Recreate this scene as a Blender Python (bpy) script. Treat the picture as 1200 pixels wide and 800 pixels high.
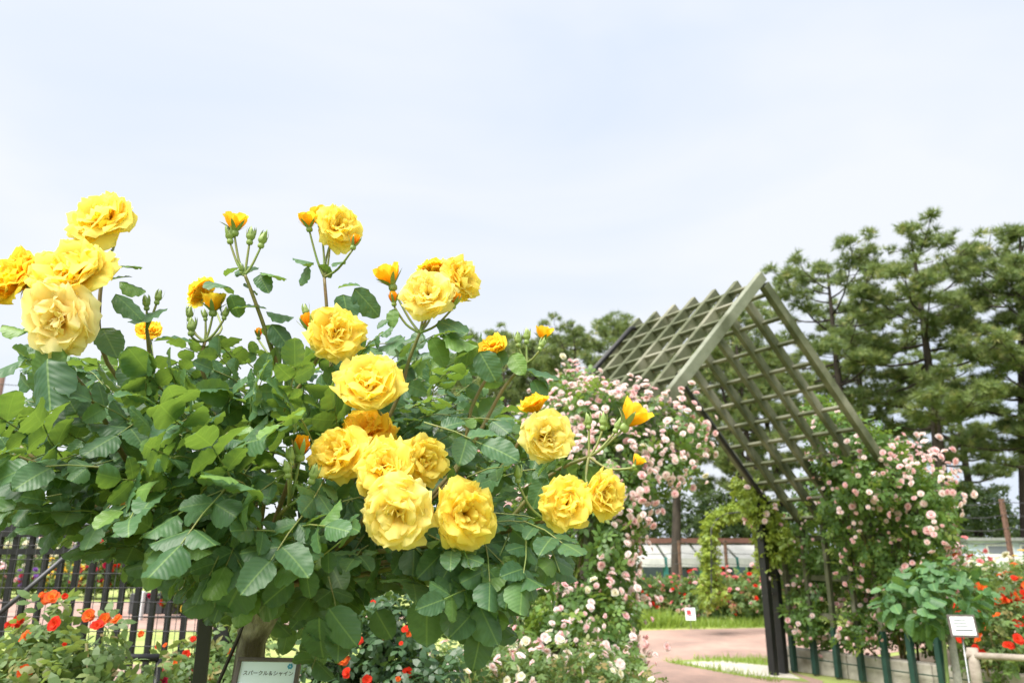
import bpy, math, random
import numpy as np
from mathutils import Vector, Matrix

for o in list(bpy.data.objects):
    bpy.data.objects.remove(o)
SC = bpy.context.scene
COL = SC.collection
R = math.radians

# ------------------------------------------------------------------ camera
CAM_H, PITCH, F_PX = 1.26, R(15.9), 880.0
cam_d = bpy.data.cameras.new('camera')
cam_d.sensor_width = 36.0
cam_d.lens = 36.0 * F_PX / 1200.0
cam_d.clip_start = 0.05
cam_d.clip_end = 3000
cam_d.dof.use_dof = True
cam_d.dof.focus_distance = 1.12
cam_d.dof.aperture_fstop = 8.0
cam = bpy.data.objects.new('camera', cam_d)
COL.objects.link(cam)
cam.location = (0, 0, CAM_H)
cam.rotation_euler = (math.pi / 2 + PITCH, 0, 0)
SC.camera = cam

# ------------------------------------------------------------------ sky and sun
SUN_EL, SUN_AZ = R(58), R(-138)          # azimuth clockwise from the view direction (+Y)
w = bpy.data.worlds.new('World')
SC.world = w
w.use_nodes = True
nt = w.node_tree
for n in list(nt.nodes):
    nt.nodes.remove(n)
wo = nt.nodes.new('ShaderNodeOutputWorld')
sky = nt.nodes.new('ShaderNodeTexSky')
sky.sky_type = 'NISHITA'
sky.sun_disc = False
sky.sun_elevation = SUN_EL
sky.sun_rotation = SUN_AZ
sky.dust_density = 2.0
bg1 = nt.nodes.new('ShaderNodeBackground')
bg1.inputs['Strength'].default_value = 0.08
nt.links.new(sky.outputs[0], bg1.inputs['Color'])
tc = nt.nodes.new('ShaderNodeTexCoord')
mp = nt.nodes.new('ShaderNodeMapping')
mp.inputs['Scale'].default_value = (1.2, 1.2, 3.0)
mp.inputs['Location'].default_value = (0.35, 0.1, 0.2)
nt.links.new(tc.outputs['Generated'], mp.inputs['Vector'])
nz = nt.nodes.new('ShaderNodeTexNoise')
nz.inputs['Scale'].default_value = 1.3
nz.inputs['Detail'].default_value = 4.0
nz.inputs['Roughness'].default_value = 0.45
nz.inputs['Distortion'].default_value = 0.5
nt.links.new(mp.outputs[0], nz.inputs['Vector'])
cr = nt.nodes.new('ShaderNodeValToRGB')
cr.color_ramp.elements[0].position = 0.36
cr.color_ramp.elements[0].color = (0.69, 0.765, 0.90, 1)
cr.color_ramp.elements[1].position = 0.58
cr.color_ramp.elements[1].color = (0.82, 0.85, 0.90, 1)
nt.links.new(nz.outputs[0], cr.inputs[0])
bg2 = nt.nodes.new('ShaderNodeBackground')
bg2.inputs['Strength'].default_value = 0.60
nt.links.new(cr.outputs[0], bg2.inputs['Color'])
mx = nt.nodes.new('ShaderNodeMixShader')
mx.inputs[0].default_value = 0.93
nt.links.new(bg1.outputs[0], mx.inputs[1])
nt.links.new(bg2.outputs[0], mx.inputs[2])
nt.links.new(mx.outputs[0], wo.inputs['Surface'])

sd = bpy.data.lights.new('sun', 'SUN')
sd.energy = 5.0
sd.angle = R(45)
sd.color = (1.0, 0.955, 0.88)
sun = bpy.data.objects.new('sun', sd)
COL.objects.link(sun)
sv = Vector((math.cos(SUN_EL) * math.sin(SUN_AZ), math.cos(SUN_EL) * math.cos(SUN_AZ), math.sin(SUN_EL)))
sun.rotation_euler = sv.to_track_quat('Z', 'Y').to_euler()
sun.location = (-6, -4, 12)

SC.view_settings.view_transform = 'Standard'
SC.view_settings.look = 'None'
SC.view_settings.exposure = 0.98
SC.view_settings.gamma = 1.0
SC.view_settings.use_curve_mapping = False
SC.cycles.max_bounces = 12
SC.cycles.diffuse_bounces = 8
SC.cycles.glossy_bounces = 2
SC.cycles.transmission_bounces = 8
SC.cycles.transparent_max_bounces = 6
SC.cycles.caustics_reflective = False
SC.cycles.caustics_refractive = False
SC.cycles.use_denoising = True

# ------------------------------------------------------------------ helpers
CP, SP = math.cos(PITCH), math.sin(PITCH)


def P(u, v, d):
    """point at distance d (world Y) that stands at photo position u, v (1200x800)"""
    x, y = (u - 600) / F_PX, (400 - v) / F_PX
    yf, z = CP - SP * y, SP + CP * y
    k = d / yf
    return Vector((x * k, d, CAM_H + z * k))


def proj(p):
    p = np.asarray(p, float)
    y, z = p[..., 1], p[..., 2] - CAM_H
    dep = CP * y + SP * z
    return 600 + F_PX * p[..., 0] / dep, 400 - F_PX * (CP * z - SP * y) / dep


def px(d):
    return d / F_PX      # metres for one photo pixel at distance d


def tag(o, label=None, cat=None, group=None, kind=None):
    if label:
        o['label'] = label
    if cat:
        o['category'] = cat
    if group:
        o['group'] = group
    if kind:
        o['kind'] = kind
    return o


def empty(name, loc=(0, 0, 0), rz=0.0):
    o = bpy.data.objects.new(name, None)
    o.empty_display_size = 0.1
    o.location = loc
    o.rotation_euler = (0, 0, rz)
    COL.objects.link(o)
    return o


def link(name, me, parent=None, mat=None, M=None):
    """M is a world matrix; every thing's Empty is unrotated so children use local = world - loc"""
    o = bpy.data.objects.new(name, me)
    COL.objects.link(o)
    if parent is not None:
        o.parent = parent
    if mat is not None:
        if len(me.materials) == 0:
            me.materials.append(mat)
        elif me.materials[0] != mat:
            o.material_slots[0].link = 'OBJECT'
            o.material_slots[0].material = mat
    if M is not None:
        o.matrix_basis = M
    return o


def mesh_np(name, V, T, mat=None, uv=None, rnd=None, smooth=True, mats=None, mi=None):
    V = np.ascontiguousarray(V, np.float32).reshape(-1, 3)
    T = np.ascontiguousarray(T, np.int32).reshape(-1, 3)
    me = bpy.data.meshes.new(name)
    me.vertices.add(len(V))
    me.vertices.foreach_set('co', V.ravel())
    me.loops.add(T.size)
    me.loops.foreach_set('vertex_index', T.ravel())
    me.polygons.add(len(T))
    me.polygons.foreach_set('loop_start', np.arange(0, T.size, 3, dtype=np.int32))
    me.polygons.foreach_set('loop_total', np.full(len(T), 3, np.int32))
    if mats:
        for m in mats:
            me.materials.append(m)
        me.polygons.foreach_set('material_index', np.asarray(mi, np.int32))
    elif mat:
        me.materials.append(mat)
    if uv is not None:
        l = me.uv_layers.new(name='UVMap')
        l.data.foreach_set('uv', np.ascontiguousarray(np.asarray(uv, np.float32)[T.ravel()]).ravel())
    if rnd is not None:
        a = me.attributes.new('rnd', 'FLOAT', 'POINT')
        a.data.foreach_set('value', np.ascontiguousarray(rnd, np.float32))
    me.polygons.foreach_set('use_smooth', np.full(len(T), bool(smooth)))
    me.update(calc_edges=True)
    me.validate()
    return me


class MB:
    """collects boxes, bars and tubes for one mesh"""

    def __init__(s):
        s.v, s.f = [], []

    def quadbox(s, pts):
        b = len(s.v)
        s.v += [tuple(p) for p in pts]
        for q in ((0, 3, 2, 1), (4, 5, 6, 7), (0, 1, 5, 4), (1, 2, 6, 5), (2, 3, 7, 6), (3, 0, 4, 7)):
            s.f.append(tuple(b + i for i in q))
        return s

    def box(s, c, size, rz=0.0, R3=None):
        hx, hy, hz = size[0] / 2, size[1] / 2, size[2] / 2
        M = R3 if R3 is not None else Matrix.Rotation(rz, 3, 'Z')
        c = Vector(c)
        return s.quadbox([c + M @ Vector(q) for q in ((-hx, -hy, -hz), (hx, -hy, -hz), (hx, hy, -hz), (-hx, hy, -hz), (-hx, -hy, hz), (hx, -hy, hz), (hx, hy, hz), (-hx, hy, hz))])

    def bar(s, a, b, w, h, up=(0, 0, 1)):
        a, b = Vector(a), Vector(b)
        x = (b - a).normalized()
        up = Vector(up)
        y = up.cross(x).normalized()
        z = x.cross(y)
        M = Matrix((x, y, z)).transposed()
        return s.box((a + b) / 2, ((b - a).length, w, h), R3=M)

    def tube(s, pts, rad, n=7, cap=True):
        pts = [Vector(p) for p in pts]
        if not hasattr(rad, '__len__'):
            rad = [rad] * len(pts)
        b0 = len(s.v)
        ref = Vector((0.123, 0.31, 0.94)).normalized()
        for i, p in enumerate(pts):
            t = (pts[min(i + 1, len(pts) - 1)] - pts[max(i - 1, 0)]).normalized()
            if abs(t.dot(ref)) > 0.97:
                x = t.cross(Vector((1, 0, 0))).normalized()
            else:
                x = t.cross(ref).normalized()
            y = t.cross(x)
            for k in range(n):
                a = 2 * math.pi * k / n
                s.v.append(tuple(p + (x * math.cos(a) + y * math.sin(a)) * rad[i]))
        for i in range(len(pts) - 1):
            for k in range(n):
                k2 = (k + 1) % n
                s.f.append((b0 + i * n + k, b0 + i * n + k2, b0 + (i + 1) * n + k2, b0 + (i + 1) * n + k))
        if cap:
            s.f.append(tuple(b0 + k for k in reversed(range(n))))
            s.f.append(tuple(b0 + (len(pts) - 1) * n + k for k in range(n)))
        return s

    def build(s, name, mat, parent=None, smooth=False, bevel=0.0, kind=None):
        me = bpy.data.meshes.new(name)
        off = Vector(parent.location) if parent is not None and parent.type == 'EMPTY' else Vector((0, 0, 0))
        if parent is not None and parent.type != 'EMPTY':
            q = parent
            while q.parent is not None:
                q = q.parent
            if q.type == 'EMPTY':
                off = Vector(q.location)
        me.from_pydata([tuple(Vector(p) - off) for p in s.v], [], s.f)
        me.materials.append(mat)
        if smooth:
            me.polygons.foreach_set('use_smooth', np.full(len(me.polygons), True))
        me.update()
        o = bpy.data.objects.new(name, me)
        COL.objects.link(o)
        o.parent = parent
        if bevel:
            m = o.modifiers.new('bevel', 'BEVEL')
            m.width = bevel
            m.segments = 1
            m.limit_method = 'ANGLE'
        if kind:
            o['kind'] = kind
        return o


def frames(axis, normal):
    x = axis / (np.linalg.norm(axis, axis=-1, keepdims=True) + 1e-9)
    z = normal - (normal * x).sum(-1, keepdims=True) * x
    z = z / (np.linalg.norm(z, axis=-1, keepdims=True) + 1e-9)
    y = np.cross(z, x)
    return np.stack([x, y, z], axis=-1)


def scatter(tv, tf, pos, Rm, sc, rng):
    n, k = len(pos), len(tv)
    V = np.einsum('nij,kj->nki', Rm, tv) * np.asarray(sc).reshape(n, 1, 1) + pos[:, None, :]
    T = tf[None] + (np.arange(n) * k)[:, None, None]
    return V.reshape(-1, 3), T.reshape(-1, 3), np.repeat(rng.random(n), k)


# ------------------------------------------------------------------ materials
def new_mat(name):
    m = bpy.data.materials.new(name)
    m.use_nodes = True
    t = m.node_tree
    b = t.nodes['Principled BSDF']
    return m, t, b


def c4(c):
    return (c[0], c[1], c[2], 1)


def surf(name, c1, c2, scale=8.0, rough=0.7, bump=0.0, detail=5.0, c3=None, scale3=1.0, metallic=0.0, spec=0.4, stretch=None):
    """two-tone noise surface with optional larger blotches of a third tone and fine relief"""
    m, t, b = new_mat(name)
    co = t.nodes.new('ShaderNodeTexCoord')
    vec = co.outputs['Object']
    if stretch:
        mp = t.nodes.new('ShaderNodeMapping')
        mp.inputs['Scale'].default_value = stretch
        t.links.new(vec, mp.inputs['Vector'])
        vec = mp.outputs[0]
    n = t.nodes.new('ShaderNodeTexNoise')
    n.inputs['Scale'].default_value = scale
    n.inputs['Detail'].default_value = detail
    n.inputs['Roughness'].default_value = 0.65
    t.links.new(vec, n.inputs['Vector'])
    r = t.nodes.new('ShaderNodeValToRGB')
    r.color_ramp.elements[0].position = 0.32
    r.color_ramp.elements[1].position = 0.68
    r.color_ramp.elements[0].color = c4(c1)
    r.color_ramp.elements[1].color = c4(c2)
    t.links.new(n.outputs[0], r.inputs[0])
    out = r.outputs[0]
    if c3:
        n3 = t.nodes.new('ShaderNodeTexNoise')
        n3.inputs['Scale'].default_value = scale3
        n3.inputs['Detail'].default_value = 4
        t.links.new(vec, n3.inputs['Vector'])
        r3 = t.nodes.new('ShaderNodeValToRGB')
        r3.color_ramp.elements[0].position = 0.48
        r3.color_ramp.elements[1].position = 0.66
        t.links.new(n3.outputs[0], r3.inputs[0])
        mx = t.nodes.new('ShaderNodeMixRGB')
        mx.inputs[2].default_value = c4(c3)
        t.links.new(r3.outputs[0], mx.inputs[0])
        t.links.new(out, mx.inputs[1])
        out = mx.outputs[0]
    t.links.new(out, b.inputs['Base Color'])
    b.inputs['Roughness'].default_value = rough
    b.inputs['Metallic'].default_value = metallic
    b.inputs['Specular IOR Level'].default_value = spec
    if bump:
        bp = t.nodes.new('ShaderNodeBump')
        bp.inputs['Strength'].default_value = bump
        bp.inputs['Distance'].default_value = 0.02
        t.links.new(n.outputs[0], bp.inputs['Height'])
        t.links.new(bp.outputs[0], b.inputs['Normal'])
    return m


def leaf_mat(name, ca, cb, tcol, trans=0.35, rough=0.45, src='ATTR', veins=False, spec=0.5, cc=None):
    m, t, b = new_mat(name)
    if src == 'ATTR':
        a = t.nodes.new('ShaderNodeAttribute')
        a.attribute_name = 'rnd'
        rn = a.outputs['Fac']
    else:
        a = t.nodes.new('ShaderNodeObjectInfo')
        rn = a.outputs['Random']
    r = t.nodes.new('ShaderNodeValToRGB')
    r.color_ramp.elements[0].color = c4(ca)
    r.color_ramp.elements[1].color = c4(cb)
    r.color_ramp.elements[1].position = 0.85
    if cc:
        e = r.color_ramp.elements.new(0.97)
        e.color = c4(cc)
    t.links.new(rn, r.inputs[0])
    col = r.outputs[0]
    if veins:
        uv = t.nodes.new('ShaderNodeUVMap')
        sp = t.nodes.new('ShaderNodeSeparateXYZ')
        t.links.new(uv.outputs[0], sp.inputs[0])
        ab = t.nodes.new('ShaderNodeMath'); ab.operation = 'ABSOLUTE'
        t.links.new(sp.outputs[1], ab.inputs[0])
        # midrib
        mr = t.nodes.new('ShaderNodeMath'); mr.operation = 'LESS_THAN'
        mr.inputs[1].default_value = 0.018
        t.links.new(ab.outputs[0], mr.inputs[0])
        # side veins: stripes of (x - 0.75|y|)
        mu = t.nodes.new('ShaderNodeMath'); mu.operation = 'MULTIPLY_ADD'
        mu.inputs[1].default_value = -0.8
        t.links.new(ab.outputs[0], mu.inputs[0])
        t.links.new(sp.outputs[0], mu.inputs[2])
        m2 = t.nodes.new('ShaderNodeMath'); m2.operation = 'MULTIPLY'
        m2.inputs[1].default_value = 2 * math.pi * 8.5
        t.links.new(mu.outputs[0], m2.inputs[0])
        sn = t.nodes.new('ShaderNodeMath'); sn.operation = 'SINE'
        t.links.new(m2.outputs[0], sn.inputs[0])
        rp = t.nodes.new('ShaderNodeValToRGB')
        rp.color_ramp.elements[0].position = 0.80
        rp.color_ramp.elements[1].position = 1.0
        rp.color_ramp.elements[1].color = (0.14, 0.14, 0.14, 1)
        s2 = t.nodes.new('ShaderNodeMath'); s2.operation = 'MULTIPLY_ADD'
        s2.inputs[1].default_value = 0.5; s2.inputs[2].default_value = 0.5
        t.links.new(sn.outputs[0], s2.inputs[0])
        t.links.new(s2.outputs[0], rp.inputs[0])
        mm = t.nodes.new('ShaderNodeMath'); mm.operation = 'MAXIMUM'
        t.links.new(mr.outputs[0], mm.inputs[0])
        t.links.new(rp.outputs[0], mm.inputs[1])
        nz = t.nodes.new('ShaderNodeTexNoise')
        nz.inputs['Scale'].default_value = 6.0
        t.links.new(uv.outputs[0], nz.inputs['Vector'])
        hv = t.nodes.new('ShaderNodeMixRGB'); hv.blend_type = 'MULTIPLY'
        hv.inputs[0].default_value = 0.5
        t.links.new(col, hv.inputs[1])
        t.links.new(nz.outputs[0], hv.inputs[2])
        gn = t.nodes.new('ShaderNodeMixRGB'); gn.blend_type = 'ADD'
        gn.inputs[0].default_value = 0.35
        t.links.new(hv.outputs[0], gn.inputs[1])
        t.links.new(col, gn.inputs[2])
        mxv = t.nodes.new('ShaderNodeMixRGB')
        mxv.inputs[2].default_value = (0.22, 0.34, 0.10, 1)
        fm = t.nodes.new('ShaderNodeMath'); fm.operation = 'MULTIPLY'
        fm.inputs[1].default_value = 0.5
        t.links.new(mm.outputs[0], fm.inputs[0])
        t.links.new(fm.outputs[0], mxv.inputs[0])
        t.links.new(gn.outputs[0], mxv.inputs[1])
        col = mxv.outputs[0]
        bp = t.nodes.new('ShaderNodeBump')
        bp.inputs['Strength'].default_value = 0.10
        bp.inputs['Distance'].default_value = 0.003
        bp.invert = True
        t.links.new(s2.outputs[0], bp.inputs['Height'])
        t.links.new(bp.outputs[0], b.inputs['Normal'])
    t.links.new(col, b.inputs['Base Color'])
    b.inputs['Roughness'].default_value = rough
    b.inputs['Specular IOR Level'].default_value = spec
    tr = t.nodes.new('ShaderNodeBsdfTranslucent')
    tr.inputs['Color'].default_value = c4(tcol)
    ms = t.nodes.new('ShaderNodeMixShader')
    ms.inputs[0].default_value = trans
    out = t.nodes['Material Output']
    t.links.new(b.outputs[0], ms.inputs[1])
    t.links.new(tr.outputs[0], ms.inputs[2])
    t.links.new(ms.outputs[0], out.inputs['Surface'])
    return m


def petal_mat(name, base, edge, trans=0.55):
    """petal colour runs from the claw (uv y = 0) to the rim (uv y = 1)"""
    m, t, b = new_mat(name)
    uv = t.nodes.new('ShaderNodeUVMap')
    sp = t.nodes.new('ShaderNodeSeparateXYZ')
    t.links.new(uv.outputs[0], sp.inputs[0])
    nz = t.nodes.new('ShaderNodeTexNoise')
    nz.inputs['Scale'].default_value = 3.0
    mp = t.nodes.new('ShaderNodeMapping')
    mp.inputs['Scale'].default_value = (9, 1, 1)
    t.links.new(uv.outputs[0], mp.inputs[0])
    t.links.new(mp.outputs[0], nz.inputs['Vector'])
    ad = t.nodes.new('ShaderNodeMath'); ad.operation = 'MULTIPLY_ADD'
    ad.inputs[1].default_value = 0.35
    ad.inputs[2].default_value = -0.17
    t.links.new(nz.outputs[0], ad.inputs[0])
    a2 = t.nodes.new('ShaderNodeMath'); a2.operation = 'ADD'
    t.links.new(ad.outputs[0], a2.inputs[0])
    t.links.new(sp.outputs[1], a2.inputs[1])
    r = t.nodes.new('ShaderNodeValToRGB')
    r.color_ramp.elements[0].position = 0.15
    r.color_ramp.elements[0].color = c4(base)
    r.color_ramp.elements[1].position = 0.98
    r.color_ramp.elements[1].color = c4(edge)
    t.links.new(a2.outputs[0], r.inputs[0])
    t.links.new(r.outputs[0], b.inputs['Base Color'])
    b.inputs['Roughness'].default_value = 0.65
    b.inputs['Specular IOR Level'].default_value = 0.2
    tr = t.nodes.new('ShaderNodeBsdfTranslucent')
    t.links.new(r.outputs[0], tr.inputs['Color'])
    ms = t.nodes.new('ShaderNodeMixShader')
    ms.inputs[0].default_value = trans
    t.links.new(b.outputs[0], ms.inputs[1])
    t.links.new(tr.outputs[0], ms.inputs[2])
    t.links.new(ms.outputs[0], t.nodes['Material Output'].inputs['Surface'])
    return m


M_LEAF_BIG = leaf_mat('rose_leaf', (0.034, 0.088, 0.040), (0.068, 0.148, 0.062), (0.26, 0.41, 0.05), 0.28, 0.45, 'OBJ', True, 0.42, (0.12, 0.22, 0.05))
M_LEAF_BIG_S = leaf_mat('rose_leaf_mass', (0.034, 0.088, 0.040), (0.068, 0.148, 0.062), (0.26, 0.41, 0.05), 0.28, 0.45, 'ATTR', True, 0.42, (0.12, 0.22, 0.05))
M_LEAF_YOUNG = leaf_mat('young_rose_leaf', (0.042, 0.105, 0.042), (0.075, 0.16, 0.062), (0.2, 0.34, 0.05), 0.25, 0.5, 'OBJ', True, 0.4)
M_LEAF_CLIMB = leaf_mat('climber_leaf', (0.05, 0.11, 0.03), (0.12, 0.22, 0.055), (0.30, 0.44, 0.06), 0.36, 0.45, 'ATTR', False, 0.4, (0.2, 0.26, 0.05))
M_LEAF_BED = leaf_mat('bed_leaf', (0.065, 0.12, 0.04), (0.14, 0.225, 0.07), (0.30, 0.40, 0.08), 0.34, 0.5, 'ATTR', False, 0.4, (0.22, 0.16, 0.06))
M_LEAF_DARK = leaf_mat('dark_leaf', (0.022, 0.06, 0.022), (0.05, 0.105, 0.04), (0.15, 0.25, 0.04), 0.25, 0.42, 'ATTR', False, 0.5)
M_LEAF_DARKTREE = leaf_mat('dark_tree_leaf', (0.03, 0.06, 0.022), (0.08, 0.125, 0.04), (0.16, 0.24, 0.05), 0.25, 0.55, 'ATTR', False, 0.3)
M_LEAF_VINE = leaf_mat('vine_leaf', (0.14, 0.22, 0.03), (0.26, 0.34, 0.045), (0.38, 0.46, 0.05), 0.35, 0.5, 'ATTR')
M_LEAF_SHRUB = leaf_mat('shrub_leaf', (0.05, 0.095, 0.028), (0.12, 0.19, 0.05), (0.24, 0.34, 0.05), 0.28, 0.55, 'ATTR', False, 0.3, (0.2, 0.27, 0.07))
M_GRASS = leaf_mat('grass_blade', (0.15, 0.26, 0.04), (0.30, 0.41, 0.08), (0.40, 0.50, 0.06), 0.38, 0.5, 'ATTR')
M_NEEDLE = leaf_mat('pine_needle', (0.060, 0.108, 0.040), (0.19, 0.245, 0.085), (0.30, 0.38, 0.10), 0.34, 0.5, 'ATTR', False, 0.3, (0.34, 0.34, 0.13))
M_PET = petal_mat('petal_yellow', (0.98, 0.75, 0.09), (0.98, 0.85, 0.21))
M_PET_PALE = petal_mat('petal_pale_yellow', (0.98, 0.80, 0.16), (0.98, 0.88, 0.33))
M_PET_CREAM = petal_mat('petal_faded_cream', (0.98, 0.76, 0.26), (0.98, 0.88, 0.44))
M_PET_DEEP = petal_mat('petal_deep_yellow', (0.97, 0.60, 0.015), (0.98, 0.74, 0.07))
M_PET_ORANGE = petal_mat('petal_orange_yellow', (0.82, 0.24, 0.003), (0.92, 0.50, 0.015))
M_PINK = petal_mat('petal_pink', (0.88, 0.53, 0.54), (0.93, 0.74, 0.75))
M_PINK_PALE = petal_mat('petal_pale_pink', (0.91, 0.68, 0.65), (0.94, 0.86, 0.85))
M_PINK_HOT = petal_mat('petal_rose_pink', (0.72, 0.12, 0.16), (0.86, 0.36, 0.36))
M_WHITE_P = petal_mat('petal_white', (0.82, 0.74, 0.45), (0.90, 0.88, 0.78))
M_RED = petal_mat('petal_red', (0.75, 0.10, 0.02), (0.72, 0.025, 0.02))
M_REDORANGE = petal_mat('petal_orange_red', (0.85, 0.35, 0.03), (0.80, 0.085, 0.03))
M_CRIMSON = petal_mat('petal_crimson', (0.5, 0.02, 0.06), (0.55, 0.03, 0.10))
M_YELLOW_F = petal_mat('petal_bed_yellow', (0.85, 0.5, 0.02), (0.88, 0.7, 0.12))
M_VIOLET_F = petal_mat('petal_violet', (0.25, 0.08, 0.4), (0.35, 0.18, 0.55))
M_SEPAL = surf('sepal_green', (0.20, 0.29, 0.085), (0.29, 0.37, 0.13), 40, 0.5)
M_CANE = surf('cane_green_brown', (0.13, 0.17, 0.045), (0.21, 0.13, 0.055), 14, 0.5, 0.2)
M_PEDICEL = surf('pedicel', (0.15, 0.25, 0.06), (0.22, 0.20, 0.07), 30, 0.5)
M_BARK_ROSE = surf('rose_bark', (0.15, 0.13, 0.105), (0.50, 0.47, 0.43), 55, 0.9, 1.0, 8, (0.07, 0.055, 0.04), 22, stretch=(1, 1, 0.35))
M_BARK_GREY = surf('pale_bark', (0.26, 0.25, 0.22), (0.45, 0.43, 0.39), 30, 0.9, 0.6)
M_BARK_PINE = surf('pine_bark', (0.022, 0.018, 0.015), (0.07, 0.056, 0.045), 6, 0.95, 0.8, 6, stretch=(1, 1, 0.3))
M_BLACK = surf('black_paint', (0.005, 0.005, 0.006), (0.012, 0.012, 0.013), 20, 0.5, 0.0, spec=0.5)
M_WIRE = surf('wire_grey', (0.05, 0.05, 0.055), (0.11, 0.11, 0.12), 20, 0.5, metallic=0.4)
M_GALV = surf('galvanised_pipe', (0.26, 0.27, 0.28), (0.42, 0.43, 0.44), 14, 0.45, metallic=0.5)
M_ARBOR = surf('weathered_green_timber', (0.048, 0.058, 0.028), (0.115, 0.125, 0.07), 5, 0.8, 0.35, 6, (0.22, 0.215, 0.16), 2.2, stretch=(1, 1, 1))
M_ARBOR_GREY = surf('bleached_grey_timber', (0.14, 0.155, 0.11), (0.25, 0.26, 0.205), 6, 0.8, 0.4, 6, (0.09, 0.10, 0.06), 3.0)
M_GREENPOST = surf('green_enamel', (0.012, 0.042, 0.034), (0.02, 0.066, 0.05), 10, 0.4)
M_CONC = surf('old_concrete', (0.36, 0.335, 0.285), (0.55, 0.52, 0.46), 9, 0.95, 0.5, 7, (0.24, 0.215, 0.165), 3.0)
M_RUST = surf('rusty_steel', (0.10, 0.055, 0.04), (0.20, 0.12, 0.085), 25, 0.85, 0.3)
M_WOOD = surf('grey_wood', (0.20, 0.17, 0.14), (0.36, 0.32, 0.27), 16, 0.9, 0.4, stretch=(0.3, 1, 1))
M_PLATE = surf('white_plate', (0.70, 0.75, 0.78), (0.78, 0.82, 0.85), 5, 0.35)
M_PLATE_BLUE = surf('plate_pale_blue', (0.66, 0.77, 0.88), (0.72, 0.82, 0.92), 5, 0.35)
M_FRAME = surf('brown_frame', (0.075, 0.060, 0.058), (0.13, 0.105, 0.10), 30, 0.5)
M_INK = surf('black_ink', (0.02, 0.02, 0.025), (0.03, 0.03, 0.035), 10, 0.6)
M_INK_GREY = surf('grey_ink', (0.10, 0.105, 0.12), (0.14, 0.145, 0.16), 10, 0.6)
M_INK_BLUE = surf('blue_ink', (0.06, 0.30, 0.50), (0.08, 0.36, 0.56), 10, 0.6)
M_INK_RED = surf('red_ink', (0.6, 0.04, 0.05), (0.7, 0.06, 0.06), 10, 0.6)
M_TENT = surf('white_canvas', (0.66, 0.67, 0.66), (0.78, 0.78, 0.77), 3, 0.8)
M_CANVAS = surf('grey_canvas', (0.40, 0.41, 0.40), (0.58, 0.58, 0.56), 2, 0.85)  # awning canvas in a greyer, less white tone
M_TEAL = surf('teal_paint', (0.03, 0.17, 0.16), (0.05, 0.23, 0.21), 5, 0.5)
M_ROOF = surf('red_brown_roof', (0.16, 0.075, 0.055), (0.24, 0.12, 0.085), 4, 0.8)
M_BLUEW = surf('pale_blue_wall', (0.48, 0.58, 0.70), (0.56, 0.65, 0.76), 3, 0.6)
M_BLUED = surf('slate_blue_wall', (0.12, 0.165, 0.22), (0.17, 0.215, 0.28), 3, 0.6)
M_GLASSD = surf('dark_window', (0.12, 0.14, 0.17), (0.19, 0.21, 0.24), 1, 0.15)
M_GRASSG = surf('lawn', (0.15, 0.22, 0.045), (0.30, 0.35, 0.10), 3, 0.95, 0.6, 8, (0.34, 0.36, 0.13), 0.6)
M_GRAVEL = surf('white_gravel', (0.36, 0.33, 0.28), (0.70, 0.66, 0.58), 45, 0.95, 0.9, 4)
M_SOIL = surf('bed_soil', (0.06, 0.045, 0.03), (0.13, 0.10, 0.07), 14, 0.95, 0.8, 6)
M_POT = surf('dark_planter', (0.035, 0.038, 0.042), (0.06, 0.062, 0.068), 6, 0.6)
M_DEADLEAF = surf('withered_leaf', (0.30, 0.15, 0.035), (0.46, 0.25, 0.06), 20, 0.7)


def paving_mat():
    m, t, b = new_mat('pink_brick_paving')
    co = t.nodes.new('ShaderNodeTexCoord')
    br = t.nodes.new('ShaderNodeTexBrick')
    br.inputs['Scale'].default_value = 4.6
    br.inputs['Color1'].default_value = (0.40, 0.255, 0.21, 1)
    br.inputs['Color2'].default_value = (0.32, 0.21, 0.178, 1)
    br.inputs['Mortar'].default_value = (0.27, 0.215, 0.18, 1)
    br.inputs['Mortar Size'].default_value = 0.02
    mp = t.nodes.new('ShaderNodeMapping')
    mp.inputs['Rotation'].default_value = (0, 0, R(33))
    t.links.new(co.outputs['Object'], mp.inputs[0])
    t.links.new(mp.outputs[0], br.inputs['Vector'])
    n = t.nodes.new('ShaderNodeTexNoise')
    n.inputs['Scale'].default_value = 1.1
    n.inputs['Detail'].default_value = 7
    t.links.new(co.outputs['Object'], n.inputs['Vector'])
    r = t.nodes.new('ShaderNodeValToRGB')
    r.color_ramp.elements[0].position = 0.35
    r.color_ramp.elements[0].color = (0.72, 0.72, 0.72, 1)
    r.color_ramp.elements[1].position = 0.7
    r.color_ramp.elements[1].color = (1.1, 1.08, 1.05, 1)
    t.links.new(n.outputs[0], r.inputs[0])
    mx = t.nodes.new('ShaderNodeMixRGB'); mx.blend_type = 'MULTIPLY'
    mx.inputs[0].default_value = 1
    t.links.new(br.outputs[0], mx.inputs[1])
    t.links.new(r.outputs[0], mx.inputs[2])
    t.links.new(mx.outputs[0], b.inputs['Base Color'])
    b.inputs['Roughness'].default_value = 0.9
    return m


M_PAVE = paving_mat()

# ------------------------------------------------------------------ ground, paths
def sheet(name, poly, z, mat, label=None):
    me = bpy.data.meshes.new(name)
    me.from_pydata([(x, y, z) for x, y in poly], [], [tuple(range(len(poly)))])
    me.materials.append(mat)
    me.update()
    if me.polygons[0].normal.z < 0:
        me.flip_normals()
    o = bpy.data.objects.new(name, me)
    COL.objects.link(o)
    o['kind'] = 'structure'
    return o


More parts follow.
